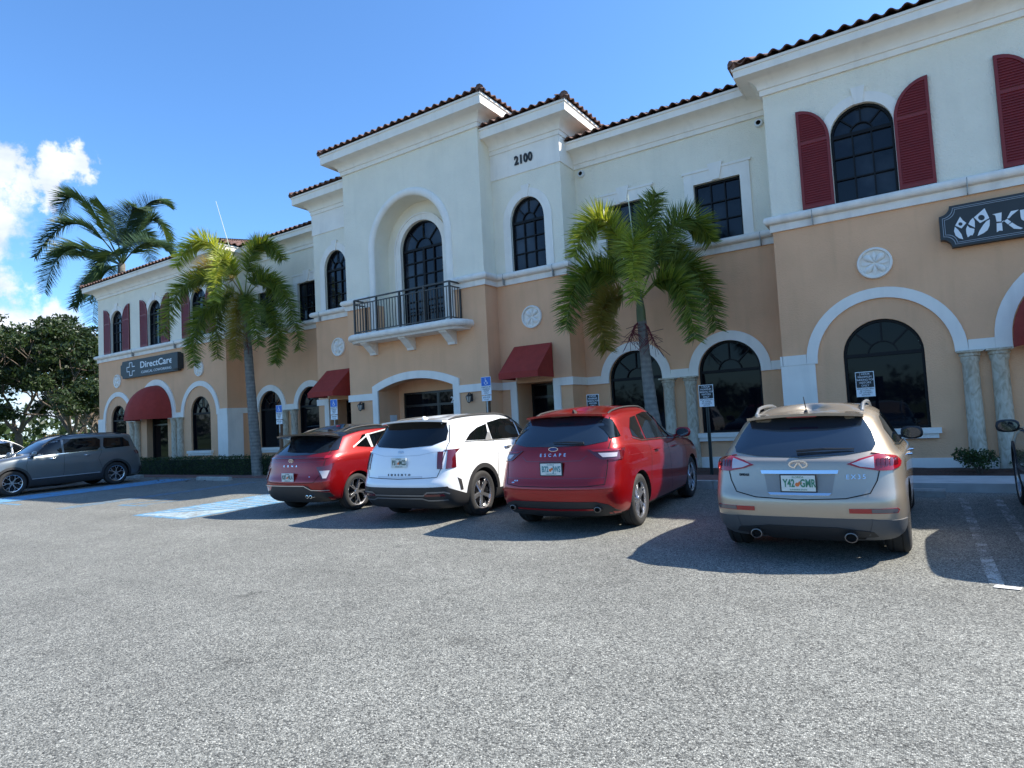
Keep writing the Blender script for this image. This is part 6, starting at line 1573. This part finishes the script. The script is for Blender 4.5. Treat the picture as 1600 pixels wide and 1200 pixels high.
sidewin(c, [[(.95, 1.18), (1.30, 1.14), (1.30, 1.40), (1.20, 1.39)], [(1.38, 1.135), (2.18, 1.12), (2.18, 1.425), (1.85, 1.435), (1.38, 1.41)], [(2.23, 1.115), (3.05, 1.07), (2.85, 1.22), (2.52, 1.38), (2.23, 1.42)]])
c.seam([(.86, 1.17), (1.36, 1.39), (1.9, 1.46), (2.5, 1.41), (3.1, 1.07)], 'S', .022, satin, .008, mirror=True, name='window_trim', parent=c.A)
c.patch('pillar_trim', [(1.31, 1.14), (1.37, 1.14), (1.375, 1.41), (1.28, 1.39)], 'S', satin, .008, mirror=True, step=.05)
c.patch('light_bar', [(-.76, 1.045), (.76, 1.045), (.76, 1.022), (-.76, 1.022)], 'R', lamp_d, .010, step=.05)
c.seam([(-.76, .97), (0, .955), (.76, .97)], 'R', .008, MATS['crease_red_dark'], .003, name='body_crease')  # tailgate fold drawn as a painted shade line
c.seam([(-.62, 1.42), (-.75, 1.1), (-.74, .80), (-.60, .60), (0, .58), (.60, .60), (.74, .80), (.75, 1.1), (.62, 1.42)], 'R', .008)
c.seam([(2.2, 1.11), (2.23, .5), (2.3, .35)], 'S', mirror=True); c.seam([(1.36, 1.13), (1.4, .95), (1.3, .7), (1.26, .5)], 'S', mirror=True)
for sg_ in (1, -1):
    P_ = lambda l: [(sg_*a, b) for a, b in l]; sv = 'S' if sg_ > 0 else 'P'
    c.patch('reversing_lens', P_([(.68, .80), (.82, .80), (.80, .665), (.755, .665)]), 'R', lamp_c, .018, step=.03)
    c.exhaust(sg_*.0+.50+.045*sg_, .02, .35, .030, chrome)
c.wrap('tail_light', [('R', .62, .87), ('R', .80, .89), ('S', .28, .92), ('S', .34, .93), ('S', .26, .80), ('R', .82, .65), ('R', .74, .64)], lamp_d); c.wrap('tail_light', [('R', .72, 1.06), ('S', .26, 1.065), ('S', .36, 1.06), ('S', .28, 1.02), ('R', .72, 1.015)], lamp_r)
c.patch('bumper_valance', [(-.84, .24), (.84, .24), (.88, .40), (.55, .46), (.48, .54), (-.48, .54), (-.55, .46), (-.88, .40)], 'R', plastic, .010, step=.06)
c.seam([(-.86, .545), (.40, .545), (.55, .47), (.88, .45)], 'R', .014, satin, .02, name='bumper_line', parent=c.A)
c.arch_trim(red1, .38, .40, .006)
c.plate(0, .70, ('K87', 'NLA'), MATS['plate_ink'])
c.letters('KONA', 0, .895, .045, chrome, sp=3.6, sx=1.2, name='model_badge'); c.letters('N', .50, .70, .03, chrome, name='trim_badge')
mb = MB(); h0 = c.hit('R', 0, .995); yy = h0[0].y-.012; pl = [(.066*cos(2*pi*i/24), .992+.036*sin(2*pi*i/24)) for i in range(24)]; hl = [(a*.84, .992+(b-.992)*.76) for a, b in pl]; mb.poly_xz(pl, [hl], yy-.004, yy+.008)
mb.bar((-.030, yy, .968), (-.018, yy, 1.016), .012, .010, upv=(0, 1, 0)); mb.bar((.018, yy, .968), (.030, yy, 1.016), .012, .010, upv=(0, 1, 0)); mb.bar((-.026, yy, .990), (.026, yy, .995), .010, .010, upv=(0, 1, 0)); mb.build('emblem', chrome, c.A)
c.antenna(0, 1.02, 'fin', blackgloss); c.rails(plastic, .57, .85, 2.7, .022, .014); c.mirror_pod(2.85, 1.10, blackgloss); c.handle(2.5, .98, red1)
c.spoiler(blackgloss, .66, .22, .72, 1.475, 1.5, .05)
c.wheels((5, 'zig'), alloy, blackgloss, tw=.225, rimr=.25)
c.place(2.74, 8.32, radians(2.0))

# ---- grey SUV at the left, parked tail in (nose towards the camera side)
c = Car('parked_suv', 5.05, 1.92, 1.83, 'dark grey three row SUV seen side on at the left edge, reversed into its bay', 'car', 'SUVs parked in front of the building', grey_p,
        suv_rings(5.05, 1.92, 1.81, belt=1.15, hood=1.12, cowl=1.36, roof_in=.78, rw_top=.34, glass_rear=1.20, tail=.08, r_low=.0, rooftop_r=1.74), 2.98, 1.02, wr=.385, arch=.42)
c.patch('rear_window', [(-.68, 1.2), (.68, 1.2), (.60, 1.55), (-.60, 1.55)], 'R', cglass, .005)
sidewin(c, [[(.50, 1.29), (1.32, 1.26), (1.38, 1.33), (1.34, 1.63), (.72, 1.61), (.52, 1.44)], [(1.48, 1.32), (1.58, 1.24), (2.56, 1.21), (2.56, 1.66), (1.58, 1.655), (1.46, 1.58)], [(2.62, 1.205), (3.55, 1.17), (3.36, 1.33), (2.98, 1.60), (2.62, 1.655)]])
c.seam([(1.42, 1.22), (1.52, 1.22), (2.6, 1.19), (3.6, 1.15)], 'S', .016, chrome, .007, mirror=True, name='window_trim', parent=c.A)
c.patch('windscreen', [(-.70, 3.34), (.70, 3.34), (.74, 3.72), (.40, 3.80), (-.40, 3.80), (-.74, 3.72)], 'T', cglass2, .005, step=.08) if False else c.patch('windscreen', [(-.78, 1.16), (-.62, 1.55), (0, 1.60), (.62, 1.55), (.78, 1.16), (.4, 1.12), (-.4, 1.12)], 'F', cglass2, .005, step=.06)
c.seam([(2.59, 1.15), (2.62, .6), (2.68, .38)], 'S', mirror=True); c.seam([(1.46, 1.56), (1.46, 1.15), (1.58, .95), (1.50, .7), (1.46, .5)], 'S', mirror=True); c.seam([(3.58, 1.1), (3.64, .9), (3.60, .42)], 'S', mirror=True)
c.arch_trim(plastic, .42, .49, .010); c.patch('sill_cladding', [(1.46, .24), (3.58, .24), (3.58, .46), (1.46, .46)], 'S', plastic, .010, mirror=True); c.patch('sill_chrome', [(1.55, .49), (3.5, .475), (3.5, .455), (1.55, .465)], 'S', satin, .014, mirror=True)
c.patch('bumper_valance', [(-.86, .25), (.86, .25), (.9, .55), (-.9, .55)], 'R', plastic, .01, step=.08); c.patch('front_valance', [(-.84, .25), (.84, .25), (.9, .45), (-.9, .45)], 'F', plastic, .01, step=.08)
c.patch('grille', [(-.55, .55), (.55, .55), (.62, .86), (-.62, .86)], 'F', blackgloss, .01, step=.08); 
for sg_ in (1, -1):
    c.patch('headlight', [(sg_*.66, .78), (sg_*.90, .82), (sg_*.92, .93), (sg_*.68, .88)], 'F', lamp_c, .012, step=.04)
c.wrap('tail_light', [('R', .60, 1.10), ('S', .25, 1.12), ('S', .40, 1.12), ('S', .34, 1.0), ('R', .60, 1.0)], lamp_d)
c.rails(plastic, .62, .7, 3.1, .035, .018); c.mirror_pod(3.42, 1.20, grey_p, out=.17); c.handle(1.90, 1.09, chrome); c.handle(2.92, 1.06, chrome)
c.plate(0, .92, ('G48', 'TRD'), MATS['plate_ink'])
c.wheels((6, 'y'), alloy, blackgloss, tw=.235, rimr=.26)
c.place(-11.93, 10.88, pi)

# ---- silver SUV beyond it
c = Car('parked_suv', 4.7, 1.86, 1.80, 'silver SUV mostly cut off by the left edge, beyond the grey SUV', 'car', 'SUVs parked in front of the building', silver_p,
        suv_rings(4.7, 1.86, 1.80, belt=1.15, hood=1.10, cowl=1.3, roof_in=.74, rw_top=.42, glass_rear=1.2, tail=.12, r_low=0, rooftop_r=1.73), 2.75, .98, wr=.36, arch=.40)
c.patch('rear_window', [(-.68, 1.27), (.68, 1.27), (.60, 1.62), (-.60, 1.62)], 'R', cglass, .005)
sidewin(c, [[(.60, 1.29), (1.36, 1.26), (1.40, 1.63), (.86, 1.60)], [(1.46, 1.255), (2.40, 1.23), (2.40, 1.655), (1.46, 1.635)], [(2.46, 1.225), (3.32, 1.19), (3.14, 1.34), (2.76, 1.58), (2.46, 1.65)]])
c.patch('windscreen', [(-.76, 1.22), (-.62, 1.62), (0, 1.67), (.62, 1.62), (.76, 1.22), (.4, 1.18), (-.4, 1.18)], 'F', cglass2, .005, step=.06)
c.seam([(2.43, 1.22), (2.46, .6)], 'S', mirror=True); c.rails(satin, .60, .6, 2.9, .03, .016); c.mirror_pod(3.2, 1.22, silver_p); c.handle(1.8, 1.1, chrome); c.handle(2.75, 1.08, chrome)
for sg_ in (1, -1): c.patch('tail_light', [(sg_*.66, 1.02), (sg_*.92, 1.02), (sg_*.92, 1.2), (sg_*.66, 1.2)], 'R', lamp_r, .012, step=.05)
c.arch_trim(plastic, .40, .46, .01); c.wheels((5, 'five'), alloy, alloy_d, rimr=.24)
c.place(-14.75, 7.45, 0)

# ---- dark SUV cut off by the right edge
c = Car('parked_suv', 4.75, 1.90, 1.70, 'near black SUV cut off by the right edge, only its front flank and mirror showing', 'car', 'SUVs parked in front of the building', dark_p,
        suv_rings(4.75, 1.90, 1.68, belt=1.06, hood=1.02, cowl=1.3, roof_in=.73, rw_top=.45, glass_rear=1.12, tail=.12, r_low=0, rooftop_r=1.60), 2.80, .98, wr=.375, arch=.41)
c.patch('rear_window', [(-.68, 1.17), (.68, 1.17), (.60, 1.50), (-.60, 1.50)], 'R', cglass, .005)
sidewin(c, [[(.62, 1.20), (1.40, 1.17), (1.44, 1.52), (.90, 1.49)], [(1.50, 1.165), (2.44, 1.14), (2.44, 1.545), (1.50, 1.53)], [(2.50, 1.135), (3.36, 1.10), (3.18, 1.25), (2.80, 1.48), (2.50, 1.54)]])
c.patch('windscreen', [(-.76, 1.20), (-.62, 1.60), (0, 1.64), (.62, 1.60), (.76, 1.20), (.4, 1.17), (-.4, 1.17)], 'F', cglass2, .005, step=.06)
c.seam([(2.47, 1.13), (2.5, .6), (2.55, .4)], 'S', mirror=True); c.seam([(3.38, 1.09), (3.42, .9), (3.40, .45)], 'S', mirror=True); c.seam([(.5, .70), (1.5, .62), (3.3, .58), (3.42, .56)], 'S', .05, plastic_g, .004, mirror=True, name='side_moulding', parent=c.A)
c.rails(plastic, .60, .6, 2.9, .03, .016); c.mirror_pod(3.16, 1.05, plastic, out=.14, side='both'); c.handle(1.9, 1.08, dark_p); c.handle(2.95, 1.05, dark_p)
for sg_ in (1, -1): c.patch('tail_light', [(sg_*.66, 1.0), (sg_*.93, 1.0), (sg_*.93, 1.18), (sg_*.66, 1.18)], 'R', lamp_r, .012, step=.05)
c.arch_trim(plastic, .41, .48, .01); c.wheels((5, 'star'), alloy, alloy_d, rimr=.26)
c.place(14.50, 7.95, 0)
